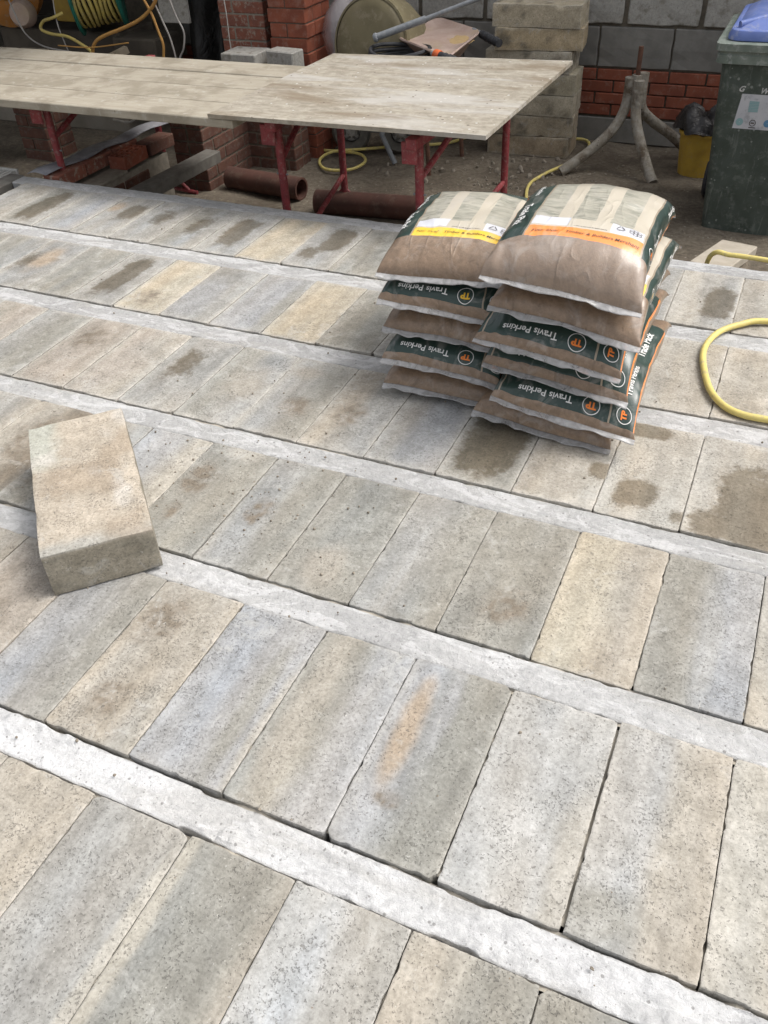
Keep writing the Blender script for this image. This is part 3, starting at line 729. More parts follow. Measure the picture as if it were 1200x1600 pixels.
def lerp(c, d, f): return c*(1-f[:, None])+np.array(d)*f[:, None]
def loose_col(P, ed):
    x, y, z = P.T
    C = np.tile(np.array((.43, .38, .315)), (len(P), 1))
    C *= (1+.30*(fbm(x*9, y*5, z*9, 71)-.5))[:, None]
    top = z > .055
    C = np.where((z > .06)[:, None], C, lerp(C, (.26, .24, .195), np.full(len(P), .85)))  # sides painted darker olive than the top, face shade put into the colour
    f = sstep(.02, .06, -(x+.02)+.5*(fbm(x*12, y*12, 0, 72)-.5)*.1)*sstep(.05, .08, y+.03*(vn(x*20, y*20, 0, 9)-.5)); C = lerp(C, (.42, .425, .375), f*.95)
    f = sstep(.045, .0, (y+.285)+.03*(fbm(x*30, y*30, 0, 74)-.5)-.012)*(z > .055); C = lerp(C, (.36, .355, .33), f*.85)
    f = sstep(.58, .72, fbm(x*13, y*9, z*9, 75))*(z > .055); C = lerp(C, (.56, .53, .49), f*.7); f = sstep(.56, .7, fbm(x*7+3, y*6, z*9, 79))*(z > .055); C = lerp(C, (.33, .26, .19), f*.5)
    f = np.exp(-np.abs(x-.005-.06*(y+.25))/.0025)*(y < -.04)*(z > .055); C = lerp(C, (.2, .17, .13), f*.0)
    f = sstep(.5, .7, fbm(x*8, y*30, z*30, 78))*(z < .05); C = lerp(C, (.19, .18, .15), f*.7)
    return C
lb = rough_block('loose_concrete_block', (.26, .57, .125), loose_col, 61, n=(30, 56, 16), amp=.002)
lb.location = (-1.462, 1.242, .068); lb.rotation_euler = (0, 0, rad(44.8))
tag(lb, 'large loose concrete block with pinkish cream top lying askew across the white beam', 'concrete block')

def stack():
    labs = ['topmost block of the grey block stack, olive with dark blotches', 'second block down in the stack, twisted so its end juts right', 'third block down in the stack, sticking out to the left behind the plywood',
            'fourth block down in the stack, mostly hidden behind the plywood corner', 'fifth block down in the stack, with pale paint flecks near its corner', 'sixth block down in the stack, twisted with its end raised towards the wall',
            'bottom block of the stack, standing on the soil']
    base = [(.44, .385, .29), (.43, .35, .235), (.44, .40, .325), (.40, .36, .27), (.43, .385, .30), (.39, .335, .25), (.37, .30, .215)]
    rot = [2, 7, 1, 3, 2, 6, 1]; dx = [.0, .012, -.035, 0, .0, 0.0, -.005]
    H = .1215
    for i in range(7):
        z = -.395+H/2+(6-i)*(H+.0005)
        c = np.array(base[i])
        def cf(P, ed, c=c, i=i):
            x, y, z_ = P.T
            C = np.tile(c, (len(P), 1))*(1+.5*(fbm(x*9, y*9, z_*14, 300+i*7)-.5))[:, None]
            f = sstep(.6, .75, fbm(x*16, y*16, z_*16, 310+i*7)); C = lerp(C, (.15, .135, .105), f*.8); f = sstep(.012, .0, ed)*.5*(.3+vn(x*30, y*30, z_*30, 8)); C = lerp(C, (.48, .45, .38), f)
            f = sstep(.68, .78, fbm(x*30, y*30, z_*30, 320+i*7)); C = lerp(C, (.5, .48, .44), f*.5)
            return C
        o = rough_block('stacked_block', (.53, .245, H), cf, 400+i, n=(26, 13, 8), amp=.0018)
        o.location = (-1.555+dx[i], 5.66, z); o.rotation_euler = (0, 0, rad(rot[i])); tag(o, labs[i], 'concrete block', 'concrete blocks stacked against the wall')
stack()
o = MB().box((-3.20, 4.94, .235), (.24, .2, .07), bev=.005).build('flat_brick', M['lt_block']); tag(o, 'flat dusty brick lying behind the boards in front of the weathered pier', 'brick')
o = MB().box((-2.93, 4.95, .235), (.20, .12, .10), rot=(0, 0, rad(-8)), bev=.006).build('grey_block_piece', M['lt_block']); tag(o, 'small grey block behind the boards in front of the fresh brick pier', 'block')
pier('low_brick_pier', 'low dim brick pier in front of the two brick piers, seen under the plywood', -3.36, -2.88, 4.86, 5.06, -.41, .20, M['dim_brick'], M['dark_mortar'], smort=.004)

# ------------------------------------------------------------------ table: trestles, boards, plywood
def trestle(x, yn, yf, label, braces=True, xf=None):
    xf = x if xf is None else xf
    root = empty('trestle', (x, (yn+yf)/2, -.40)); tag(root, label, 'trestle', 'red steel trestles under the boards')
    def L(px, py, pz): return (px-x, py-(yn+yf)/2, pz+.40)
    top = .318
    MB().box(L((x+xf)/2, (yn+yf)/2, top+.012), (.05, math.hypot(yf-yn, xf-x)+.16, .045), rot=(0, 0, -math.atan2(xf-x, yf-yn)), bev=.004).build('top_bar', M['red_paint'], root)
    MB().box(L(x-.02, yn-.055, top-.03), (.07, .012, .09), bev=.003).build('end_plate', M['red_paint'], root)
    for (lx, ly) in ((x, yn), (xf, yf)):
        MB().tube([L(lx, ly, -.385), L(lx, ly, top)], .0195, 12).build('leg', M['red_paint'], root, True)
        MB().tube([L(lx-.20, ly, -.385), L(lx-.03, ly+.001, -.375), L(lx, ly, -.36), L(lx+.03, ly+.001, -.375), L(lx+.20, ly, -.385)], .012, 8).build('foot', M['red_paint'], root, True)
        for s in (-1, 1):
            MB().tube([L(lx+s*.15, ly, -.383), L(lx, ly, -.25)], .009, 8).build('foot_brace', M['red_paint'], root, True)
    MB().tube([L(x, yn, .16), L((x+xf)/2, (yn+yf)/2, top-.01)], .014, 8).build('diagonal_brace', M['red_paint'], root, True)
    MB().tube([L(x, yn+.0, -.30), L(xf, yf, -.18)], .014, 8).build('low_rail', M['red_paint'], root, True)
    MB().tube([L(x-.03, yn, .10), L(x+.03, yn, .10)], .004, 6).build('pin', M['galv'], root)
    return root
trestle(-1.425, 3.42, 4.45, 'red steel trestle under the right end of the plywood sheet', xf=-1.365)
trestle(-2.14, 3.48, 4.3, 'red steel trestle in the middle, under the left part of the plywood', xf=-2.25)
trestle(-3.47, 3.46, 4.3, 'red steel trestle under the boards at the left')
bl = ['scaffold board nearest the slab in the worktop of boards', 'second scaffold board from the slab side', 'third scaffold board from the slab side', 'farthest scaffold board of the worktop, split by a dark gap from the rest']
for i in range(4):
    y = 3.395+i*.234+(.014 if i == 3 else 0)
    m = MB().box((0, 0, 0), (2.95, .226, .038), bev=.004)
    o = m.build('scaffold_board', M['board']); o.location = (-3.72+random.uniform(-.0, .02), y, .367-.001*i); o.rotation_euler = (random.uniform(-.004, .004), 0, rad(-.3))
    tag(o, bl[i], 'board', 'scaffold boards forming the worktop')
# plywood sheet
pv = [(-2.35, 3.26), (-1.09, 3.29), (-1.065, 4.51), (-2.31, 4.40)]
def ply():
    n = 40; t = np.linspace(0, 1, n); A, B = np.meshgrid(t, t)
    P = [np.array(p) for p in pv]
    XY = (1-A)[..., None]*(1-B)[..., None]*P[0]+A[..., None]*(1-B)[..., None]*P[1]+A[..., None]*B[..., None]*P[2]+(1-A)[..., None]*B[..., None]*P[3]
    Z = .3895+.0*A
    V = np.concatenate([np.concatenate([XY, (Z+.017)[..., None]+.0006*(vn(A*9, B*9, 0, 2)-.5)[..., None]], -1).reshape(-1, 3), np.concatenate([XY, Z[..., None]], -1).reshape(-1, 3)])
    F = grid_faces(n, n)+[tuple(n*n+i for i in f[::-1]) for f in grid_faces(n, n)]
    idx = np.arange(n*n).reshape(n, n); ring = np.concatenate([idx[0, :], idx[1:, -1], idx[-1, -2::-1], idx[-2:0:-1, 0]])
    e = V[ring]; 
    k = len(ring)
    for i in range(k):
        j = (i+1) % k; F.append((ring[i], n*n+ring[i], n*n+ring[j], ring[j]))
    c = V.mean(0); V = V-c
    me = mesh_from(V, F); me.materials.append(M['ply'])
    o = link_mesh('plywood_sheet', me, None, None, c); tag(o, 'square plywood sheet dusty and stained, lying on the trestles over the boards', 'plywood sheet')
ply()

# ------------------------------------------------------------------ pipes, hoses
def pipe(label, a, b, r):
    root = empty('clay_pipe', ((a[0]+b[0])/2, (a[1]+b[1])/2, -.40)); tag(root, label, 'pipe', 'brown drain pipes under the table')
    d = Vector((b[0]-a[0], b[1]-a[1], 0)); l = d.length; d.normalize()
    MB().lathe([(r*.8, 0), (r, 0), (r, l), (r*.82, l), (r*.82, .0)], (-d.x*l/2, -d.y*l/2, r-.002), d, 28).build('pipe_body', M['clay'], root, True)
pipe('short brown drain pipe with its open end towards the middle trestle', (-3.13, 4.47), (-2.60, 4.42), .066)
pipe('long brown drain pipe lying behind the middle trestle', (-2.42, 4.27), (-1.80, 4.34), .066)
def hose(name, pts, r, mat, label, cat='hose', n=12, group=None):
    m = MB().tube(catmull(pts, n), r, 12); o = m.build(name, M[mat], None, True, None); tag(o, label, cat, group); return o
z = -.378
hose('garden_hose', [(-3.9, 5.75, z), (-3.65, 5.62, z), (-3.22, 5.30, z), (-3.02, 5.22, z), (-2.78, 5.235, z), (-2.60, 5.22, z), (-2.50, 5.09, z), (-2.53, 4.93, z), (-2.68, 4.89, z), (-2.80, 5.03, z), (-2.78, 5.18, z+.012), (-2.60, 5.29, z+.012), (-2.36, 5.47, z), (-2.13, 5.59, z), (-1.95, 5.83, z), (-1.5, 5.87, z), (-1.30, 5.91, z), (-1.22, 5.83, z), (-1.21, 5.66, z), (-1.25, 5.43, z), (-1.34, 5.19, z), (-1.37, 4.95, z), (-1.25, 4.55, z), (-1.1, 4.2, z), (-.9, 3.9, z), (-.5, 3.75, z), (-.25, 3.55, -.2), (-.19, 3.42, -.005), (-.12, 3.395, .013), (0, 3.39, .013), (.2, 3.36, .013), (.5, 3.25, .013)],
     .0095, 'hose', 'yellow hose looping under the table and round the block stack to the slab corner')
hose('yellow_hose', [(.55, 2.92, .014), (.3, 2.90, .014), (.06, 2.885, .014), (-.02, 2.835, .014), (-.085, 2.745, .014), (-.108, 2.61, .014), (-.075, 2.44, .014), (-.032, 2.34, .014), (.03, 2.285, .014), (.13, 2.278, .014), (.4, 2.30, .014), (.7, 2.4, .014)],
     .0102, 'hose', 'thick yellow hose making a loop on the blocks at the right edge')

# ------------------------------------------------------------------ cement mixer, wheelbarrow, tripod stand
def mixer():
    root = empty('cement_mixer', (-2.5, 5.3, -.40)); tag(root, 'khaki cement mixer with its round drum bottom turned to the camera', 'cement mixer')
    def L(x, y, z_): return (x+2.5, y-5.3, z_+.40)
    ax = (-.12, -.90, .18)
    c = L(-2.43, 5.12, .300)
    MB().lathe([(0.001, .03), (.08, .028), (.19, .020), (.232, .014), (.243, .004), (.248, -.012), (.244, -.02), (.25, -.06), (.255, -.20), (.20, -.36), (.13, -.44)], c, ax, 48).build('drum', M['mixer'], root, True, rad(60))
    MB().lathe([(.243, .012), (.256, .010), (.258, -.018), (.246, -.02)], c, ax, 48).build('drum_rim', M['mixer'], root, True)
    MB().tube([L(-2.52, 5.35, .26), L(-2.60, 5.36, -.26)], .022, 10).build('frame_leg', M['galv'], root, True)
    MB().tube([L(-2.33, 5.30, .20), L(-2.40, 5.15, -.22), L(-2.315, 5.15, -.39)], .017, 10).build('frame_leg', M['galv'], root, True)
    MB().tube([L(-2.66, 5.33, -.26), L(-2.35, 5.38, -.26)], .014, 8).build('axle', M['galv'], root, True)
    w = MB().lathe([(.060, -.03), (.085, -.026), (.118, -.03), (.132, -.012), (.132, .012), (.118, .03), (.085, .026), (.060, .03)], (0, 0, 0), (.28, -.95, 0), 28)
    for s, x in ((0, -2.69), (1, -2.36)):
        g = empty('wheel', L(x, 5.32+.05*s, -.262)); g.parent = root
        bpy.data.objects.remove(g)
        wm = MB().lathe([(.062, -.028), (.085, -.024), (.112, -.03), (.130, -.014), (.130, .014), (.112, .03), (.085, .024), (.062, .028)], (0, 0, 0), (.28, -.95, 0), 28)
        wh = wm.build('wheel', M['tyre'], root, True, rad(50)); wh.location = L(x, 5.30+.06*s, -.262)
        rim = MB().lathe([(.064, -.02), (.058, .008), (.03, .012), (.028, .022), (.001, .024)], (0, 0, 0), (.28, -.95, 0), 24).build('rim', M['lt_block'], wh, True, rad(30))
        sp = MB()
        q = Vector((.28, -.95, 0)).to_track_quat('Z', 'Y')
        for k in range(6):
            a = k*math.pi/3; p = q @ Vector((math.cos(a)*.045, math.sin(a)*.045, .014)); sp.box(p, (.012, .008, .036), rot=(0, a, 0))
        sp.build('spoke', M['tyre'], wh)
    for a, b in (((-2.29, 4.90, .385), (-2.02, 4.98, .47)),):
        MB().tube([L(*a), L(*b)], .019, 12).build('handle_sleeve', M['galv'], root, True)
        MB().tube([L(-2.03, 4.977, .467), L(-1.86, 5.03, .523), L(-1.5, 5.14, .64)], .0125, 10).build('handle_tube', M['galv'], root, True)
        MB().lathe([(.001, .012), (.018, .012), (.024, .004), (.024, -.008), (.018, -.014)], L(-2.295, 4.898, .383), (-.9, -.3, -.25), 14).build('end_bolt', M['galv'], root, True)
mixer()
def barrow():
    root = empty('wheelbarrow', (-1.95, 5.15, -.40)); tag(root, 'dusty pink wheelbarrow tray with black handle grips and sand inside', 'wheelbarrow')
    def L(x, y, z_): return (x+1.95, y-5.15, z_+.40)
    # rim corners left, near, right, far, as a tilted tray seen from above
    rim = [Vector(L(-2.248, 5.09, .35)), Vector(L(-1.79, 4.72, .345)), Vector(L(-1.82, 5.345, .35)), Vector(L(-2.21, 5.66, .352))]
    c = sum(rim, Vector())/4
    def rr(k, dz, n=6):
        out = []
        P = [c+(p-c)*k+Vector((0, 0, dz)) for p in rim]
        for i in range(4):
            a, b, d = P[i-1], P[i], P[(i+1) % 4]
            p0 = b+(a-b)*.14; p1 = b+(d-b)*.14
            for t in np.linspace(0, 1, n): out.append((1-t)**2*p0+2*t*(1-t)*b+t*t*p1)
        return out
    m = MB(); m.loft([rr(.62, -.10), rr(.92, -.02), rr(1.0, -.012), rr(1.02, -.004), rr(1.0, .003), rr(.94, -.002), rr(.88, -.014), rr(.60, -.020), rr(.35, -.010), rr(.05, -.012)], True)
    m.build('tray', M['tray'], root, True, rad(50))
    m = MB().lathe([(.001, .008), (.05, .006), (.09, .0), (.11, -.008)], c+Vector((.10, -.02, -.016)), (0, 0, 1), 20).jitter(.006, 30).build('sand_heap', M['sand'], root, True)
    for a, b in (((-1.855, 4.775, .335), (-1.735, 4.715, .325)), ((-1.81, 5.33, .335), (-1.66, 5.20, .32))):
        h = MB().tube([L(*a), L(*b)], .0225, 14).build('grip', M['black_rub'], root, True)
        d = Vector(b)-Vector(a)
        for k in (.3, .55, .8):
            MB().lathe([(.0235, -.004), (.0262, 0), (.0235, .004)], L(*(Vector(a)+d*k)), d, 14).build('grip_ring', M['black_rub'], h, True)
        MB().tube([L(*(Vector(a)-d*.5)), L(*a)], .014, 8).build('handle_tube', M['galv'], root, True)
    MB().lathe([(.024, -.02), (.027, -.015), (.027, .02), (.024, .025)], L(-1.875, 4.785, .337), (.89, -.45, -.07), 16).build('collar', M['orange_pl'], root, True)
    for p in ((-2.05, 5.0), (-1.98, 5.4)): MB().tube([L(p[0], p[1], .24), L(p[0]+.02, p[1]+.03, -.40)], .014, 8).build('stand_leg', M['rust'], root, True)
    w = MB().lathe([(.09, -.03), (.14, -.03), (.16, 0), (.14, .03), (.09, .03), (.02, .02), (.001, .02)], L(-2.30, 5.45, -.24), (.6, .8, 0), 24).build('wheel', M['tyre'], root, True)
barrow()
m = MB()
for k in range(9):
    r = .17-.004*(k % 3); pts = [(r*math.cos(a)*1.05, r*math.sin(a), .012+k*.021+.008*math.sin(a*2+k)) for a in np.linspace(0, 2*math.pi, 36)]
    m.tube(pts, .011, 8, cap=False)
o = m.build('black_pipe_coil', M['black_rub'], None, True); o.location = (-2.15, 4.91, .145)
tag(o, 'coil of black pipe hanging below the pink wheelbarrow tray', 'pipe coil')
def tripod():
    root = empty('tripod_stand', (-.91, 5.5, -.40)); tag(root, 'cement splashed steel tripod stand with rusty rod sticking up', 'stand')
    def L(x, y, z_): return (x+.91, y-5.5, z_+.40)
    legs = [[(-.950, 5.49, .115), (-.950, 5.49, .02), (-.962, 5.47, -.07), (-1.01, 5.43, -.17), (-1.12, 5.37, -.28), (-1.26, 5.28, -.385)],
            [(-.892, 5.468, .105), (-.892, 5.468, .0), (-.886, 5.46, -.08), (-.85, 5.42, -.17), (-.77, 5.33, -.30), (-.70, 5.24, -.385)],
            [(-.880, 5.525, .135), (-.880, 5.525, .0), (-.865, 5.54, -.07), (-.81, 5.62, -.15), (-.70, 5.72, -.25), (-.62, 5.80, -.34)]]
    for l in legs: MB().tube(catmull([L(*p) for p in l], 8), .030, 14, wob=.02).build('leg', M['cem_steel'], root, True)
    MB().tube([L(-.912, 5.497, -.05), L(-.912, 5.497, .128), ], .030, 14, wob=.05).build('collar', M['cem_steel'], root, True)
    MB().tube([L(-.912, 5.497, .10), L(-.912, 5.497, .275)], .014, 12, wob=.05).build('rod', M['rust'], root, True)
    m = MB().lathe([(.001, .03), (.06, .026), (.10, .008), (.115, -.01)], L(-.70, 5.20, -.41), (0, 0, 1), 18).jitter(.012, 14).build('cement_lump', M['soil'], root, True)
tripod()

# ------------------------------------------------------------------ bucket, bin
def bucket():
    root = empty('bucket', (-.50, 5.56, -.41)); tag(root, 'yellow bucket lined with a crumpled black bag beside the green bin', 'bucket')
    MB().lathe([(.001, .0), (.10, .0), (.108, .006), (.128, .235), (.137, .237), (.137, .255), (.126, .257), (.122, .23), (.10, .02), (.001, .02)], (0, 0, 0), (0, 0, 1), 36).build('bucket_body', M['bucket'], root, True, rad(40))
    m = MB(); n = 48; rings = []
    for r, z_ in ((.110, .20), (.125, .262), (.150, .275), (.158, .262), (.150, .285), (.13, .34), (.09, .365), (.05, .35), (.02, .33)):
        rings.append([(r*(1+.10*math.sin(5*a+z_*40)+.06*math.sin(13*a+z_*90))*math.cos(a), r*(1+.10*math.sin(5*a+z_*40)+.05*math.sin(11*a))*math.sin(a), z_+.010*math.sin(7*a+z_*50)+(.03*math.sin(a*2+1) if z_ > .28 else 0)) for a in np.linspace(0, 2*math.pi, n, endpoint=False)])
    m.loft(rings, True).build('bag_liner', M['binbag'], root, True, rad(60))
bucket()

def text2d(txt, size, bold=0.0, shear=0.0, sub=.006):
    cu = bpy.data.curves.new('t', 'FONT'); cu.body = txt; cu.size = size; cu.offset = bold; cu.shear = shear; cu.align_x = 'CENTER'; cu.align_y = 'CENTER'; cu.resolution_u = 3
    ob = bpy.data.objects.new('t', cu); COL.objects.link(ob)
    dg = bpy.context.evaluated_depsgraph_get(); me = bpy.data.meshes.new_from_object(ob.evaluated_get(dg))
    bpy.data.objects.remove(ob); bpy.data.curves.remove(cu)
    bm = bmesh.new(); bm.from_mesh(me); bpy.data.meshes.remove(me)
    bmesh.ops.triangulate(bm, faces=bm.faces[:])
    for _ in range(4):
        es = [e for e in bm.edges if e.calc_length() > sub]
        if not es: break
        bmesh.ops.subdivide_edges(bm, edges=es, cuts=1); bmesh.ops.triangulate(bm, faces=bm.faces[:])
    for f in bm.faces: f.normal_update()
    V = np.array([v.co[:2] for v in bm.verts]); F = [[v.index for v in f.verts] if f.normal.z > 0 else [v.index for v in f.verts][::-1] for f in bm.faces]
    bm.free(); return V, F
def ring2d(r, w, n=40, ey=1.0):
    a = np.linspace(0, 2*math.pi, n, endpoint=False); V = np.concatenate([np.stack([(r-w)*np.cos(a), (r-w)*np.sin(a)*ey], 1), np.stack([r*np.cos(a), r*np.sin(a)*ey], 1)])
    return V, [(i, (i+1) % n, n+(i+1) % n, n+i)[::-1] for i in range(n)]
def bars2d(bars):
    V, F = [], []
    for (x0, y0, x1, y1, w) in bars:
        d = np.array([x1-x0, y1-y0]); l = np.hypot(*d); n = np.array([-d[1], d[0]])/l*w/2; k = max(2, int(l/.006))
        o = len(V)
        for t in np.linspace(0, 1, k): p = np.array([x0, y0])+d*t; V += [p-n, p+n]
        for i in range(k-1): F.append((o+2*i, o+2*i+2, o+2*i+3, o+2*i+1))
    return np.array(V), F
def join2d(*a):
    V, F = [], []
    for v, f in a:
        o = len(V); V += list(v); F += [[i+o for i in q] for q in f]
    return np.array(V), F

def wheelie():
    root = empty('wheelie_bin', (-.15, 5.0, -.40)); tag(root, 'green wheelie bin with blue lid and a faded recycling sticker', 'bin')
    def rr(hx, y0, y1, z_, r=.04, n=6, cx=0):
        cy, hy = (y0+y1)/2, (y1-y0)/2; out = []
        for sx, sy, a0 in ((1, 1, 0), (-1, 1, 90), (-1, -1, 180), (1, -1, 270)):
            for t in np.linspace(0, 90, n): a = rad(a0+t); out.append((cx+sx*(hx-r)+r*math.cos(a), cy+sy*(hy-r)+r*math.sin(a), z_))
        return out
    # x extents: left edge -.35 (bottom) to -.46 (top)
    m = MB(); prof = [(.215, -.305, .20, .012), (.228, -.32, .22, .0), (.232, -.322, .225, .05), (.262, -.335, .27, .50), (.278, -.340, .29, .80)]
    m.loft([rr(a, b, c, z_, .035, 6, .033) for a, b, c, z_ in prof]).build('bin_body', M['bin_green'], root, True, rad(35))
    m = MB(); m.loft([rr(a, b, c, z_, .04, 6, .033) for a, b, c, z_ in ((.285, -.350, .30, .795), (.306, -.368, .31, .800), (.306, -.368, .31, .835), (.302, -.364, .31, .840), (.302, -.364, .31, .850), (.315, -.378, .32, .854), (.315, -.378, .32, .884), (.305, -.366, .31, .888))])
    m.build('rim', M['bin_rim'], root, True, rad(30))
    m = MB(); m.loft([rr(a, b, c, z_, .06, 6, .043) for a, b, c, z_ in ((.275, -.33, .33, .886), (.285, -.342, .34, .892), (.285, -.342, .34, .910), (.275, -.332, .33, .930), (.262, -.315, .32, .935), (.255, -.305, .31, .932), (.24, -.285, .30, .945), (.20, -.24, .26, .965))])
    lid = m.build('lid', M['bin_blue'], root, True, rad(40))
    MB().tube([(-.20, -.27, .945), (-.10, -.20, .962), (0, -.15, .972), (.2, -.14, .972)], .016, 10).build('lid_ridge', M['bin_blue'], lid, True)
    MB().tube([(-.20, .36, .88), (.26, .36, .88)], .014, 10).build('handle', M['bin_green'], root, True)
    for x in (-.235, .30):
        w = MB().lathe([(.001, .022), (.06, .022), (.085, .025), (.10, .012), (.10, -.012), (.085, -.025), (.001, -.022)], (x, .16, .10), (1, 0, 0), 28).build('wheel', M['black_rub'], root, True, rad(40))
    MB().tube([(-.235, .16, .10), (.30, .16, .10)], .01, 8).build('axle', M['rust'], root)
    # sticker on the front face; the face leans out a little towards the top
    def face_y(z_): return np.interp(z_, [0, .05, .5, .8], [-.320, -.322, -.335, -.340])-.0022
    def put(v2, f, mat, name, cx, cz, par=None, off=0.0):
        P = [(cx+a, face_y(cz+b)-off, cz+b) for a, b in v2]
        return link_mesh(name, mesh_from(P, f), par or root, M[mat])
    n = 8; g = [(a, b) for b in np.linspace(-.078, .078, n) for a in np.linspace(-.135, .135, n)]
    st = put([(a+b*.10, b+(-.004 if True else 0)*0) for a, b in g], grid_faces(n, n), 'sticker', 'sticker', .003, .592)
    marks = []
    put(*join2d(bars2d([(-.022, y, .022, y, .006) for y in (-.020, -.013, -.006, .001, .008, .015, .022)])), 'ink_teal', 'printed_bottle', -.062, .615, st, .0014)
    for dx, mt in ((-.112, 'ink_teal'), (.015, 'ink_blue'), (.085, 'ink_blue')):
        put(*join2d(ring2d(.017, .015)), mt, 'printed_picture', dx, .545, st, .0014)
    put(*join2d(ring2d(.015, .003), bars2d([(-.014, -.021, .016, -.021, .004), (-.008, 0, .008, 0, .006)])), 'ink_dark', 'printed_mark', -.052, .543, st, .0014)
    put(*bars2d([(-.03, 0, .03, 0, .003), (-.03, -.012, .02, -.012, .003), (-.03, .02, -.005, .012, .004), (.0, .018, .03, .026, .004)]), 'ink_dark', 'printed_lines', .05, .61, st, .0014)
    a, b = text2d('G', .034, .0012, .35), text2d('WICK', .034, .0012, .35)
    put(a[0], a[1], 'ink_letter', 'lettering', -.133, .690); put(b[0], b[1], 'ink_letter', 'lettering', -.004, .686)
wheelie()

# ------------------------------------------------------------------ sand bags
def bag_material(name, accent, dusty=0.0):
    t = NT(name); uv = t.n('ShaderNodeUVMap', uv_map='UVMap'); s = t.n('ShaderNodeSeparateXYZ'); t.inp(s.inputs[0], uv.outputs[0])
    U, V = s.outputs[0], s.outputs[1]
    nv = t.coord(); VM = t.attr('vmax').outputs['Fac']
    wob = t.math('MULTIPLY', t.math('SUBTRACT', t.noise(nv, 16, 2), .5), .008); U = t.math('SUBTRACT', t.math('ADD', U, wob), .028); V = t.math('ADD', V, wob)
    aU = t.math('ABSOLUTE', U)
    W_ = t.math('SUBTRACT', VM, V)   # distance from the header end
    def band(x, a, b): return t.math('MULTIPLY', t.math('GREATER_THAN', x, a), t.math('LESS_THAN', x, b))
    V0 = .135
    n1 = t.noise(nv, 22, 5, .6); n2 = t.noise(nv, 240, 4, .7)
    sand = t.mix(t.ramp(n1, .3, .7), (.215, .148, .098), (.270, .190, .128))
    sand = t.mix(1.0, sand, t.mix(n2, (.86, .86, .86), (1.14, 1.14, 1.14)), 'MULTIPLY')
    vz = t.coord((1, 1, .25)); cr = t.noise(vz, 26, 4, .6, 1.2)
    sand = t.mix(t.math('MULTIPLY', t.ramp(cr, .57, .66), .45), sand, (.13, .09, .06)); lump_ = t.noise(nv, 48, 5, .7, .4); sand = t.mix(1.0, sand, t.mix(t.ramp(lump_, .3, .7), (.84, .84, .84), (1.13, 1.13, 1.14)), 'MULTIPLY')
    if dusty: sand = t.mix(dusty, sand, (.36, .295, .25))
    col = sand
    length = t.math('MULTIPLY', t.math('GREATER_THAN', V, V0), t.math('GREATER_THAN', W_, .026))
    inner = t.math('LESS_THAN', aU, .148)
    # picture panel
    cream = t.mix(t.noise(nv, 9, 3), (.50, .45, .36), (.58, .53, .44))
    wv = t.n('ShaderNodeTexWave'); t.inp(wv.inputs['Vector'], t.coord((1, 1.6, 1))); wv.inputs['Scale'].default_value = 9; wv.inputs['Distortion'].default_value = 9; wv.inputs['Detail'].default_value = 3; wv.inputs['Detail Scale'].default_value = 1.1
    pic = t.mix(t.ramp(t.noise(t.coord((.5, 2.2, 1)), 34, 5, .6, 1.0), .35, .65), (.24, .245, .20), (.46, .435, .365)); pic = t.mix(t.math('MULTIPLY', t.ramp(t.noise(nv, 12, 3), .4, .6), .5), pic, (.44, .42, .35))
    per = t.math('FRACT', t.math('MULTIPLY', t.math('ADD', U, .148), 1/.0987)); incol = t.math('LESS_THAN', per, .62)
    picz = t.math('MULTIPLY', incol, band(V, .237, 2.0))
    panel = t.mix(picz, cream, pic)
    # white label boxes
    lab = t.math('MAXIMUM', t.math('MULTIPLY', band(V, .195, .243), band(U, -.146, -.052)), t.math('MULTIPLY', band(V, .190, .240), band(U, .058, .144)))
    panel = t.mix(lab, panel, (.66, .67, .72))
    dash = t.math('MULTIPLY', band(V, .1955, .1995), band(U, -.035, .05)); panel = t.mix(t.math('MULTIPLY', dash, t.ramp(t.noise(nv, 500, 1), .4, .5)), panel, (.10, .09, .08))
    panel = t.mix(t.math('LESS_THAN', V, V0+.052), panel, accent)
    green = t.mix(t.ramp(t.noise(nv, 8, 3), .3, .7), (.018, .040, .033), (.026, .055, .046))
    panel = t.mix(t.math('LESS_THAN', W_, .105), panel, green)
    col = t.mix(t.math('MULTIPLY', length, inner), col, panel)
    col = t.mix(t.math('MULTIPLY', length, band(aU, .153, .222)), col, green)
    col = t.mix(t.math('MULTIPLY', length, band(aU, .222, .230)), col, accent)
    col = t.mix(t.math('MULTIPLY', length, band(aU, .148, .153)), col, (.33, .27, .20))
    # clouding of the film
    cl = t.noise(t.coord((1, .35, 1)), 15, 4, .6, 1.5)
    col = t.mix(t.math('MULTIPLY', t.ramp(cl, .50, .72), .26), col, (.52, .49, .46))
    w1 = t.noise(t.coord((1, .45, 1)), 24, 3, .55, 1.8); w2 = t.noise(t.coord((1, .5, 1)), 75, 4, .65, 1.6)
    w3 = t.noise(t.coord((2.2, .6, 1)), 9, 1, .4, .5)
    rid = t.math('SUBTRACT', 1.0, t.math('ABSOLUTE', t.math('MULTIPLY', t.math('SUBTRACT', w3, .5), 9.0)), clamp=True)
    nb = t.bump(w1, .35, .003); nb = t.bump(w2, .45, .0022, nb); msk = t.ramp(t.noise(nv, 6, 2), .45, .60); nb = t.bump(t.math('MULTIPLY', t.math('POWER', rid, 2.0), msk), .4, .0045, nb)
    t.b.inputs['Coat Weight'].default_value = .55; t.b.inputs['Coat Roughness'].default_value = .16
    return t.fin(col, .42, nb, .4)
OR, YE = (.86, .27, .055), (.88, .56, .06)
BM = {'o': bag_material('bag_film_orange', OR), 'y': bag_material('bag_film_yellow', YE), 'od': bag_material('bag_film_orange_dusty', OR, .35)}
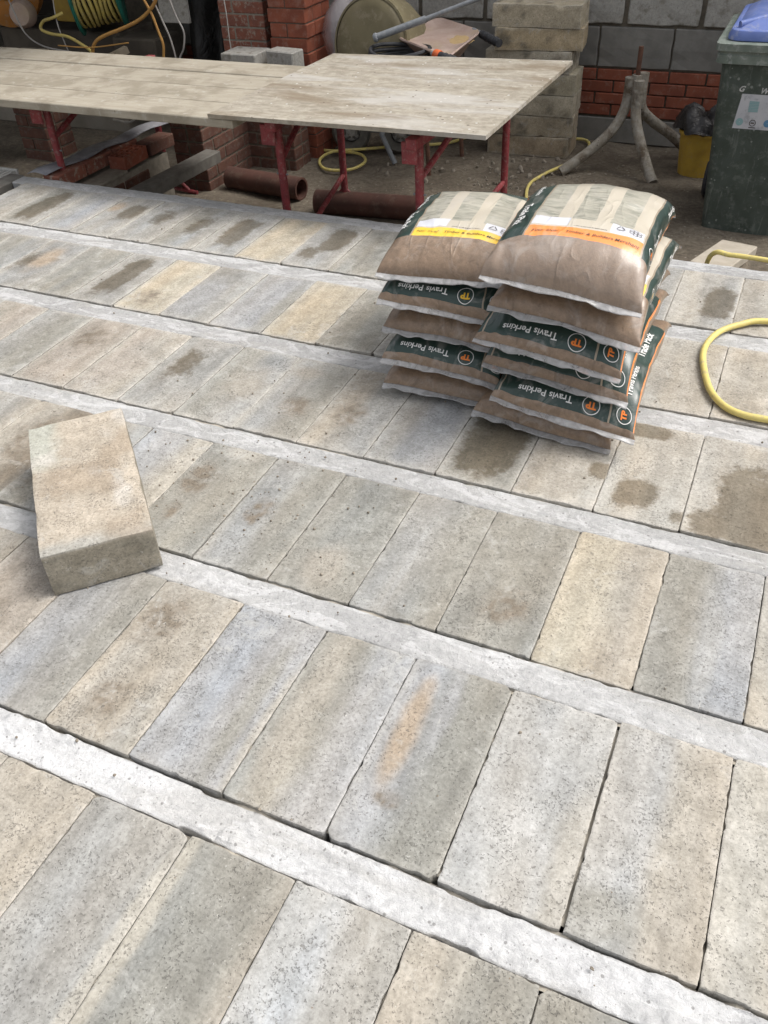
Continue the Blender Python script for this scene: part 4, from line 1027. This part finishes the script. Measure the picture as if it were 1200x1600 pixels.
def seam_material():
    t = NT('clear_seam'); v = t.coord(); n = t.noise(v, 30, 3, .5, 1)
    t.inp(t.b.inputs['Alpha'], t.ramp(n, .3, .7, .45, .75)); t.b.inputs['Coat Weight'].default_value = .6; t.b.inputs['Coat Roughness'].default_value = .12
    return t.fin(t.mix(n, (.42, .41, .40), (.54, .54, .55)), .25, t.bump(n, .8, .006), .5)
M['seam'] = seam_material()
TP_TXT = text2d('Travis Perkins', .0262, .00045); TP_SM = text2d('Travis Perkins', .0225, .0004); TR = text2d('Trade Pack', .030, .0008); TPL = text2d('TP', .0235, .0012)
LOC1 = text2d('Your local', .0165, .0, .5, .005); LOC2 = text2d('Timber & Builders Merchant', .0165, .0001, .15, .005)
def place2(vf, u, v, rot, sc=1.0):
    V, F = vf; c, s = math.cos(rad(rot)), math.sin(rad(rot)); V = V*sc
    return np.stack([u+V[:, 0]*c-V[:, 1]*s, v+V[:, 0]*s+V[:, 1]*c], 1), F
def make_bag(label, front, yaw, z0, flip, acc, seed, W=.385, L=.57, T=.095, droop=0.0, twist=0.0, topbag=False):
    NQ, NTH = 72, 104
    k = np.linspace(0, 1, NQ+1); q = .45*k+.55*(1-np.cos(np.pi*k))/2; s = 2*q-1
    prof = (1-np.abs(s)**4.2)**.50
    th = 1.5*np.pi-2*np.pi*np.arange(NTH+1)/NTH
    e = .50
    cx = np.sign(np.cos(th))*np.abs(np.cos(th))**e; sz = np.sign(np.sin(th))*np.abs(np.sin(th))**e
    cx[0] = cx[-1] = 0; 
    rng = np.random.default_rng(seed)
    a = (W/2+.012)*(1-prof)+(W/2)*prof
    h = T*prof; zs = .024; zc = zs+(T/2-zs)*prof
    X = a[:, None]*cx[None]; Y = np.repeat(((q-.5)*L)[:, None], NTH+1, 1)
    Z = zc[:, None]+h[:, None]/2*sz[None]
    upper = np.clip(sz, 0, 1)[None]*np.ones_like(X)
    # slumped, lumpy filling
    lo = fbm(X*7, Y*7, 0, seed, 2)-.5
    Z += upper*prof[:, None]*(.016*lo+.004*(vn(X*26, Y*26, 0, seed+3)-.5))
    dome = (1-(X/(W/2))**2)*prof[:, None]*upper; Z += (.016 if topbag else .004)*np.clip(dome, 0, 1)
    # gathers running in from the seams
    dend = np.minimum(q, 1-q)*L
    gat = (vn(X*55+9, 0*X, 0, seed+5)-.5)*.006*np.exp(-dend[:, None]/.05)*(1-np.exp(-dend[:, None]/.006))
    Z += gat*upper*1.6; Y += 0
    # waisted sides and creases
    side = np.sign(cx)[None]*(.008*(vn(Y*6, 0*Y+np.sign(cx)[None]*3, 0, seed+6)-.5)+.004*(vn(Y*30, Z*40, 0, seed+7)-.5))*(np.abs(cx)[None] > .5)
    X = X+side*prof[:, None]
    crease = .0045*np.clip(np.sin(X*60+Y*35+6*vn(X*5, Y*5, 0, seed+8)), .3, 1)*sstep(.5, .7, vn(X*6, Y*6, 0, seed+9))*upper*prof[:, None]; Z -= crease
    # seam line wave and end droop
    fw = np.exp(-((q*L)/.07)**2)[:, None]; bw = np.exp(-(((1-q)*L)/.07)**2)[:, None]
    if flip: fw, bw = bw, fw
    wave = (.006*np.sin(X*9+seed)+.009*(vn(X*9+3, 0*X, 0, seed+10)-.5))
    Z += (fw+bw)*(wave-.0) - fw*droop
    if flip: Z += 0
    # twist corner up/down
    Z += twist*(-1 if flip else 1)*fw*X
    Z = np.maximum(Z, .002 if z0 < .01 else -.045)
    P = np.stack([X, Y, Z], -1)
    mid = P[NQ//2]; base = np.stack([(W/2)*cx, T/2*sz], 1); Ut = np.concatenate([[0], np.cumsum(np.hypot(*np.diff(base, axis=0).T))]); Ut -= Ut[NTH//2]
    cl = np.stack([(q-.5)*L, zc+h/2], 1); Vt = np.concatenate([[0], np.cumsum(np.hypot(*np.diff(cl, axis=0).T))]); VM = Vt[-1]
    me = mesh_from(P.reshape(-1, 3), [f[::-1] for f in grid_faces(NTH+1, NQ+1)], True)
    uvl = me.uv_layers.new(name='UVMap'); vi = np.zeros(len(me.loops), int); me.loops.foreach_get('vertex_index', vi)
    UU = np.repeat(Ut[None], NQ+1, 0).ravel(); VV = np.repeat(Vt[:, None], NTH+1, 1).ravel()
    uvl.data.foreach_set('uv', np.stack([UU[vi], VV[vi]], 1).ravel().astype(np.float32))
    at = me.attributes.new('vmax', 'FLOAT', 'POINT'); at.data.foreach_set('value', np.full(len(UU), VM, np.float32))
    # normals for decals
    dU = np.gradient(P, axis=1); dV = np.gradient(P, axis=0); N = np.cross(dU, dV); N /= (np.linalg.norm(N, axis=-1, keepdims=True)+1e-12)
    if N[NQ//2, NTH//2, 2] < 0: N = -N
    def surf(uv, off):
        fj = np.clip(np.interp(uv[:, 0], Ut, np.arange(NTH+1)), 0, NTH-1e-6); fi = np.clip(np.interp(uv[:, 1], Vt, np.arange(NQ+1)), 0, NQ-1e-6)
        i, j = fi.astype(int), fj.astype(int); a_, b_ = (fi-i)[:, None], (fj-j)[:, None]
        def bl(A): return A[i, j]*(1-a_)*(1-b_)+A[i+1, j]*a_*(1-b_)+A[i, j+1]*(1-a_)*b_+A[i+1, j+1]*a_*b_
        return bl(P)+bl(N)*off
    root = empty('sand_bag', (0, 0, 0)); root.name = 'sand_bag'
    ang = rad(yaw)+(math.pi if flip else 0)
    c = Vector((front[0], front[1], z0))+Matrix.Rotation(rad(yaw), 3, 'Z') @ Vector((0, L/2+.018, 0))
    root.location = c; root.rotation_euler = (0, 0, ang)
    tag(root, label, 'sand bag', 'sand bags stacked on the floor')
    link_mesh('bag_body', me, root, BM[acc])
    # seams
    for end in (0, NQ):
        row = P[end]; sg = -1 if end == 0 else 1
        jl, jr = NTH//4, 3*NTH//4
        line = row[jl:jr+1]; n = len(line)
        V, off = [], [0, .005, .010, .015, .020]
        xx = line[:, 0]
        for kk, d in enumerate([o_*.85 for o_ in off]):
            y = line[:, 1]+sg*d*(.9+.25*vn(xx*20, 0*xx, 0, seed+20)); zz = line[:, 2]-d*.45+d*.6*(vn(xx*28+end, 0*xx, 0, seed+22)-.5)+d*.35*np.sin(xx*90+seed)*.4
            zz = np.maximum(zz, .003-z0); V.append(np.stack([xx*(1-d*.2), y, zz], 1))
        V = np.concatenate(V); F = grid_faces(n, len(off))
        o = link_mesh('seam', mesh_from(V, F, True), root, M['seam']); md = o.modifiers.new('t', 'SOLIDIFY'); md.thickness = .0012
    accink = M['ink_yellow'] if acc == 'y' else M['ink_orange']
    def decal(name, vf, mat, off=.0017):
        V, F = vf; Q = surf(V+np.array([.028, 0]), off); n = F
        m_ = mesh_from(Q, F); return link_mesh(name, m_, root, mat)
    hv = VM-.026
    if flip or topbag or True:
        white = [place2(TP_TXT, .028, hv-.027, 0), place2(ring2d(.0235, .0020), -.098, hv-.027, 0),
                 place2(TP_SM, .188, .160+.145, 90), place2(ring2d(.021, .002), .188, .160+.030, 90),
                 place2(TP_SM, -.188, hv-.145, -90), place2(ring2d(.021, .002), -.188, hv-.030, -90),
                 place2(TR, .188, hv-.105, 90), place2(TR, -.188, .160+.105, -90)]
        for k_, w_ in enumerate(white): decal('lettering' if k_ in (0, 2, 4, 6, 7) else 'logo_ring', w_, M['ink_white'])
        for w_ in (place2(TPL, -.098, hv-.027, 0), place2(TPL, .188, .190, 90, .85), place2(TPL, -.188, hv-.030, -90, .85)): decal('logo', w_, accink)
    if topbag:
        decal('slogan', place2(LOC1, -.105, .161, 2), M['ink_dark']); decal('slogan', place2(LOC2, .045, .160, 0), M['ink_dark'])
        s3 = math.sqrt(3)/2; rr_ = .013
        tri = bars2d([(rr_*math.cos(rad(90+120*i+8)), rr_*math.sin(rad(90+120*i+8)), rr_*math.cos(rad(210+120*i-8)), rr_*math.sin(rad(210+120*i-8)), .0022) for i in range(3)])
        rings = [place2(ring2d(.0065, .0014, 16), .122+.0115*math.cos(rad(60*i+30)), .215+.0115*math.sin(rad(60*i+30)), 0) for i in range(6)]
        decal('recycling_mark', place2(tri, .083, .215, 0), M['ink_dark'])
        for g_ in [place2(ring2d(.0065, .0014, 16), .122, .215, 0)]+rings: decal('recycling_ring', g_, M['ink_dark'])
    return root
DZ = .0855
R = [((-.470, 1.972), -1, False, 'o', 'bottom bag of the right stack, plain brown end on the floor'),
     ((-.408, 1.950), 1, True, 'o', 'second bag up in the right stack, its printed strip showing lengthwise'),
     ((-.446, 1.985), 0, True, 'o', 'third bag up in the right stack, green header mostly in shade'),
     ((-.470, 1.960), -2, True, 'o', 'fourth bag up in the right stack, green header with orange logo'),
     ((-.436, 1.978), 0, False, 'y', 'second bag from the top of the right stack, yellow line along its side'),
     ((-.452, 1.975), 2, False, 'od', 'topmost bag of the right hand stack, dusty with an orange band and white labels')]
for i, (f, yaw, fl, acc, lab) in enumerate(R):
    make_bag(lab, f, yaw, i*DZ+.001, fl, acc, 500+i*31, W=.385 if i != 5 else .395, droop=[0, .018, .018, .016, .012, .010][i], twist=[-.05, -.17, -.14, -.13, -.10, -.10][i], topbag=(i == 5), T=.092 if i < 5 else .118)
Lb = [((-.800, 2.045), 3, False, 'o', 'bottom bag of the left hand stack, plain brown end'),
      ((-.805, 2.045), 1, True, 'o', 'second bag up in the left hand stack, green header with orange logo'),
      ((-.812, 2.085), 2, False, 'o', 'middle bag of the left hand stack, plain brown end without print'),
      ((-.822, 2.085), 4, True, 'y', 'fourth bag up in the left hand stack, green header with yellow logo'),
      ((-.835, 2.115), 5, False, 'y', 'topmost bag of the left hand stack, with a yellow band and white labels')]
for i, (f, yaw, fl, acc, lab) in enumerate(Lb):
    make_bag(lab, f, yaw, i*.0885+.001, fl, acc, 700+i*37, W=.352, L=.55, T=.093 if i < 4 else .088, droop=[0, .006, .008, .008, .010][i], twist=[-.02, -.08, -.07, -.05, .0][i], topbag=(i == 4))

# ------------------------------------------------------------------ bits on the soil
def rubble():
    rnd = random.Random(4); m = MB()
    for i in range(280):
        x = rnd.uniform(-2.6, .9); y = rnd.uniform(3.55, 5.85); s = rnd.choice((.005, .006, .008, .010, .014, .02)) * rnd.uniform(.7, 1.3)
        if rnd.random() < .45: x, y = rnd.gauss(-1.45, .25), rnd.gauss(5.15, .25)
        r = bmesh.ops.create_icosphere(m.bm, subdivisions=1, radius=s)
        q = Euler((rnd.random()*6, rnd.random()*6, rnd.random()*6)).to_matrix()
        for v in r['verts']: v.co = Vector((v.co.x*1.2, v.co.y, v.co.z*.6))*rnd.uniform(.75, 1.2); v.co = q @ v.co*1.0+Vector((x, y, -.398+s*.2))
    o = m.build('gravel', M['rubble']); o['kind'] = 'stuff'; o['label'] = 'small stones and rubble scattered over the brown soil'; o['category'] = 'rubble'
M['rubble'] = mottled('rubble_stone', (.30, .265, .215), (.21, .18, .14), 12, bump=.5)
rubble()
o = MB().box((-1.02, 4.72, -.372), (.10, .07, .05), rot=(.1, .05, rad(8)), bev=.006).sub(1).jitter(.004, 40).build('broken_brick', M['wood_off']); tag(o, 'small pale broken brick on the soil behind the right bag stack', 'brick')
o = MB().box((-.155, 3.66, -.115), (.155, .42, .04), rot=(rad(-8), 0, rad(-12)), bev=.004).build('slab_offcut', M['wood_off']); tag(o, 'pale slab offcut leaning against the far edge of the floor by the hose', 'offcut')
# stone piece propping the offcut
o = MB().box((-.155, 3.60, -.27), (.20, .30, .25), bev=.01).sub(1).jitter(.006, 20).build('soil_covered_block', M['soil']); tag(o, 'earth covered lump beneath the pale offcut beyond the floor edge', 'rubble')

def crumbs():
    rnd = random.Random(11); m = MB()
    for i in range(420):
        x, y = rnd.uniform(-2.6, .4), rnd.uniform(.1, 3.2)
        if rnd.random() < .35: x, y = rnd.gauss(-1.2, .25), rnd.gauss(1.45, .2)
        s_ = rnd.choice((.0012, .0015, .002, .0025, .0035))
        r = bmesh.ops.create_icosphere(m.bm, subdivisions=1, radius=s_)
        q = Euler((rnd.random()*6, rnd.random()*6, rnd.random()*6)).to_matrix()
        for v in r['verts']: v.co = q @ (v.co*rnd.uniform(.7, 1.3))+Vector((x, y, .0010+s_*.45))
    o = m.build('grit', M['rubble']); o['kind'] = 'stuff'; o['label'] = 'fine grit and crumbs scattered over the floor blocks'; o['category'] = 'grit'
crumbs()

# ------------------------------------------------------------------ threshold frame at slab corner
def threshold():
    root = empty('threshold_frame', (-3.80, 3.20, -.05)); tag(root, 'pale door threshold frame with grooved tracks at the left corner of the floor', 'door threshold')
    MB().box((0, 0, 0), (.14, .42, .05), bev=.004).build('cill', M['upvc'], root)
    for dx in (-.045, -.01, .025, .055): MB().box((dx, 0, .034), (.010, .42, .018), bev=.002).build('track', M['upvc'], root)
    MB().box((0, .202, .036), (.14, .014, .024), bev=.002).build('end_cap', M['upvc'], root)
threshold()

# ------------------------------------------------------------------ dark shed at the back left with reels and cables
def shed():
    root = empty('lean_to_shed', (-5.2, 6.2, -.41)); tag(root, 'dark open fronted lean-to shed behind the boards at the left, its unseen cover added for shade', 'shed')
    def L(x, y, z_): return (x+5.2, y-6.2, z_+.41)
    MB().box(L(-5.95, 6.35, -.24), (2.9, 2.2, .33), bev=.01).build('raised_floor', M['shed_floor'], root)
    MB().box(L(-5.4, 7.42, .65), (4.2, .06, 2.1)).build('back_wall', M['shed_wall'], root)
    MB().box(L(-7.45, 5.9, .65), (.06, 3.1, 2.1)).build('side_wall', M['shed_wall'], root)
    MB().box(L(-3.72, 6.6, .65), (.06, 1.7, 2.1)).build('side_wall', M['shed_wall'], root)
    MB().box(L(-5.5, 5.75, 1.76), (4.1, 3.5, .06), rot=(rad(4), 0, 0)).build('added_shade_roof', M['shed_wall'], root)  # unseen cover added overhead to keep the shed dark
    for x in (-7.4, -5.5, -3.78): MB().box(L(x, 4.25, .60), (.09, .09, 2.08)).build('post', M['old_timber'], root) if x < -7 else None
    MB().box(L(-4.75, 5.24, -.03), (.7, .05, .09)).build('timber_edge', M['shed_floor'], root)
    MB().box(L(-4.75, 5.6, .005), (.9, .12, .03), rot=(0, 0, .2)).build('timber_batten', M['old_timber'], root)
    MB().box(L(-4.25, 4.9, .18), (.05, .30, .04), rot=(.25, 0, -.5)).build('timber_batten', M['old_timber'], root)
shed()
def reel(label, c, r, w, axis, side, wound=None, hub=.5):
    root = empty('cable_reel', c); tag(root, label, 'reel')
    ax = Vector(axis).normalized()
    for s in (-1, 1):
        MB().lathe([(r*.3, 0), (r*.94, 0), (r, .006), (r, .014), (r*.94, .02), (r*.3, .02)], ax*(s*w/2)-ax*.01, ax, 36).build('flange', M[side], root, True, rad(40))
    MB().lathe([(r*hub, -w/2), (r*hub, w/2)], (0, 0, 0), ax, 28).build('drum', M['black_rub'], root, True)
    if wound:
        q = ax.to_track_quat('Z', 'Y'); m = MB(); nt = 9
        for k in range(nt):
            for lay in (0, 1):
                rr = r*(.62+.17*lay)*random.uniform(.97, 1.03); z_ = (k/(nt-1)-.5)*(w-.04)
                pts = [q @ Vector((rr*math.cos(a), rr*math.sin(a), z_+.006*math.sin(3*a+k))) for a in np.linspace(0, 2*math.pi, 28)]
                m.tube(pts, .011, 6, cap=False)
        m.build('wound_hose', M[wound], root, True)
    return root
reel('green hose reel wound with yellow hose on the shed floor', (-4.56, 5.28, .485), .225, .30, (.80, .55, .1), 'reel_green', 'hose_dirty')
reel('orange cable reel at the far left of the shed', (-5.36, 5.30, .50), .235, .12, (.45, -.85, 0), 'reel_orange', None, .6)
o = MB().box((-4.86, 5.34, .46), (.17, .16, .30), bev=.02, seg=2).build('yellow_tool_case', M['reel_yellow'], None, True); tag(o, 'dusty yellow tool case between the orange and green reels', 'case')
o = MB().lathe([(.001, .03), (.07, .03), (.09, .0), (.09, -.05), (.001, -.05)], (-5.13, 5.14, .375), (.3, -1, .1), 24).build('sanding_disc', M['tray'], None, True); tag(o, 'round dusty pinkish disc leaning beside the orange reel', 'disc')
for p, s_, lab in (((-5.0, 5.50, .08), (1.1, .4, .34), 'dark tool chest under the reels in the shed'), ((-4.30, 5.40, .07), (.36, .3, .32), 'dark low box under the green hose reel')):
    o = MB().box(p, s_, bev=.01).build('tool_box', M['shed_wall']); tag(o, lab, 'box')
# black polythene sheet, draped, with folds
def sheet():
    nx, nz = 60, 40; u, w = np.meshgrid(np.linspace(0, 1, nx), np.linspace(0, 1, nz))
    X = -4.05+.62*u+0*w; Z = -.38+1.7*w; Y = 5.55+.09*np.sin(u*16+2*vn(u*3, w*3, 0, 4))*(1.1-w*.6)+.12*(fbm(u*4, w*4, 0, 8)-.5)+.35*np.clip(.45-w, 0, 1)*-1
    o = link_mesh('black_plastic_sheet', mesh_from(np.stack([X.ravel(), Y.ravel(), Z.ravel()], 1), grid_faces(nx, nz), True), None, M['black_sheet'])
    m = o.modifiers.new('t', 'SOLIDIFY'); m.thickness = .003
    tag(o, 'black plastic sheet hanging in folds left of the weathered brick pier', 'plastic sheet')
sheet()
o = MB().box((-3.87, 5.2, .52), (.22, .03, .34), bev=.004).build('grey_board', M['lt_block']); tag(o, 'small grey board hanging in front of the black sheet', 'board')
hose('orange_air_hose', [(-4.33, 4.85, .10), (-4.318, 4.85, .229), (-4.27, 4.85, .294), (-4.179, 4.85, .334), (-4.04, 4.85, .375), (-3.902, 4.85, .423), (-3.804, 4.85, .478), (-3.735, 4.85, .541), (-3.70, 4.86, .65)], .011, 'orange_cable', 'thick orange hose rising in a curve from behind the boards')
hose('orange_cable', [(-3.86, 4.85, .62), (-3.821, 4.85, .539), (-3.784, 4.85, .465), (-3.757, 4.85, .368), (-3.741, 4.85, .297), (-3.757, 4.85, .217), (-3.78, 4.85, .05)], .008, 'orange_cable', 'orange cable dropping straight down behind the boards')
hose('knotted_yellow_hose', [(-4.58, 4.95, .43), (-4.631, 4.9, .409), (-4.715, 4.9, .387), (-4.755, 4.9, .341), (-4.678, 4.9, .314), (-4.546, 4.9, .303), (-4.452, 4.9, .266), (-4.363, 4.9, .212), (-4.3, 4.9, .1)], .010, 'hose_dirty', 'dull yellow hose snaking over the shed edge towards the boards')
hose('thin_orange_cable', [(-4.55, 4.8, .27), (-4.3, 4.82, .265), (-4.0, 4.84, .30)], .004, 'orange_cable', 'thin orange cable crossing the dull yellow hose')
hose('grey_cable', [(-3.83, 4.9, .62), (-3.79, 4.9, .525), (-3.747, 4.9, .411), (-3.716, 4.9, .324), (-3.701, 4.9, .209), (-3.70, 4.9, .05)], .0055, 'grey_cable', 'pale grey cable falling beside the orange cable', 'cable')
hose('grey_cable', [(-3.70, 4.9, .62), (-3.668, 4.9, .534), (-3.642, 4.9, .45), (-3.605, 4.9, .364), (-3.627, 4.9, .274), (-3.671, 4.9, .21), (-3.72, 4.9, .08)], .0055, 'grey_cable', 'pale grey cable bowing out in front of the black sheet', 'cable')
hose('grey_cable', [(-3.38, 5.05, .62), (-3.34, 5.0, .45), (-3.33, 4.98, .30), (-3.31, 4.96, .1)], .0035, 'grey_cable', 'thin dark grey cable nearest the weathered pier', 'cable')
hose('grey_cable', [(-5.1, 5.0, .62), (-5.0, 4.95, .42), (-4.92, 4.92, .30), (-4.75, 4.88, .24), (-4.5, 4.86, .22)], .005, 'grey_cable', 'thin grey cable hanging from above the yellow case', 'cable')
hose('grey_cable', [(-4.62, 4.96, .62), (-4.63, 4.93, .40), (-4.58, 4.9, .26), (-4.5, 4.86, .14)], .004, 'grey_cable', 'thin grey cable dropping between the yellow case and green reel', 'cable')
hose('white_cable', [(-3.75, 4.3, .33), (-3.76, 4.25, .22), (-3.74, 4.2, .12)], .006, 'grey_cable', 'short pale cable dangling under the left boards', 'cable')
hose('white_cable', [(-3.66, 4.15, .05), (-3.52, 4.12, .055), (-3.46, 4.15, .10), (-3.44, 4.2, .18)], .006, 'grey_cable', 'curved pale cable end under the left boards', 'cable')
# brick pier below boards at left, its shade put into dark brick and mortar
pier('boundary_pier', 'dim brick pier in the dark under the boards at the left', -4.86, -4.62, 4.55, 4.80, -.41, .25, M['dim_brick'], M['dark_mortar'])
# film
mm = MB().lathe([(.03, .0), (.11, .05), (.13, .16), (.11, .28), (.05, .36)], (-2.76, 5.38, .12), (.1, 0, 1), 30).jitter(.03, 9, 3)
o = mm.build('clear_plastic_film', M['clear_film'], None, True); tag(o, 'crumpled clear plastic film between the fresh brick pier and the mixer', 'plastic film')
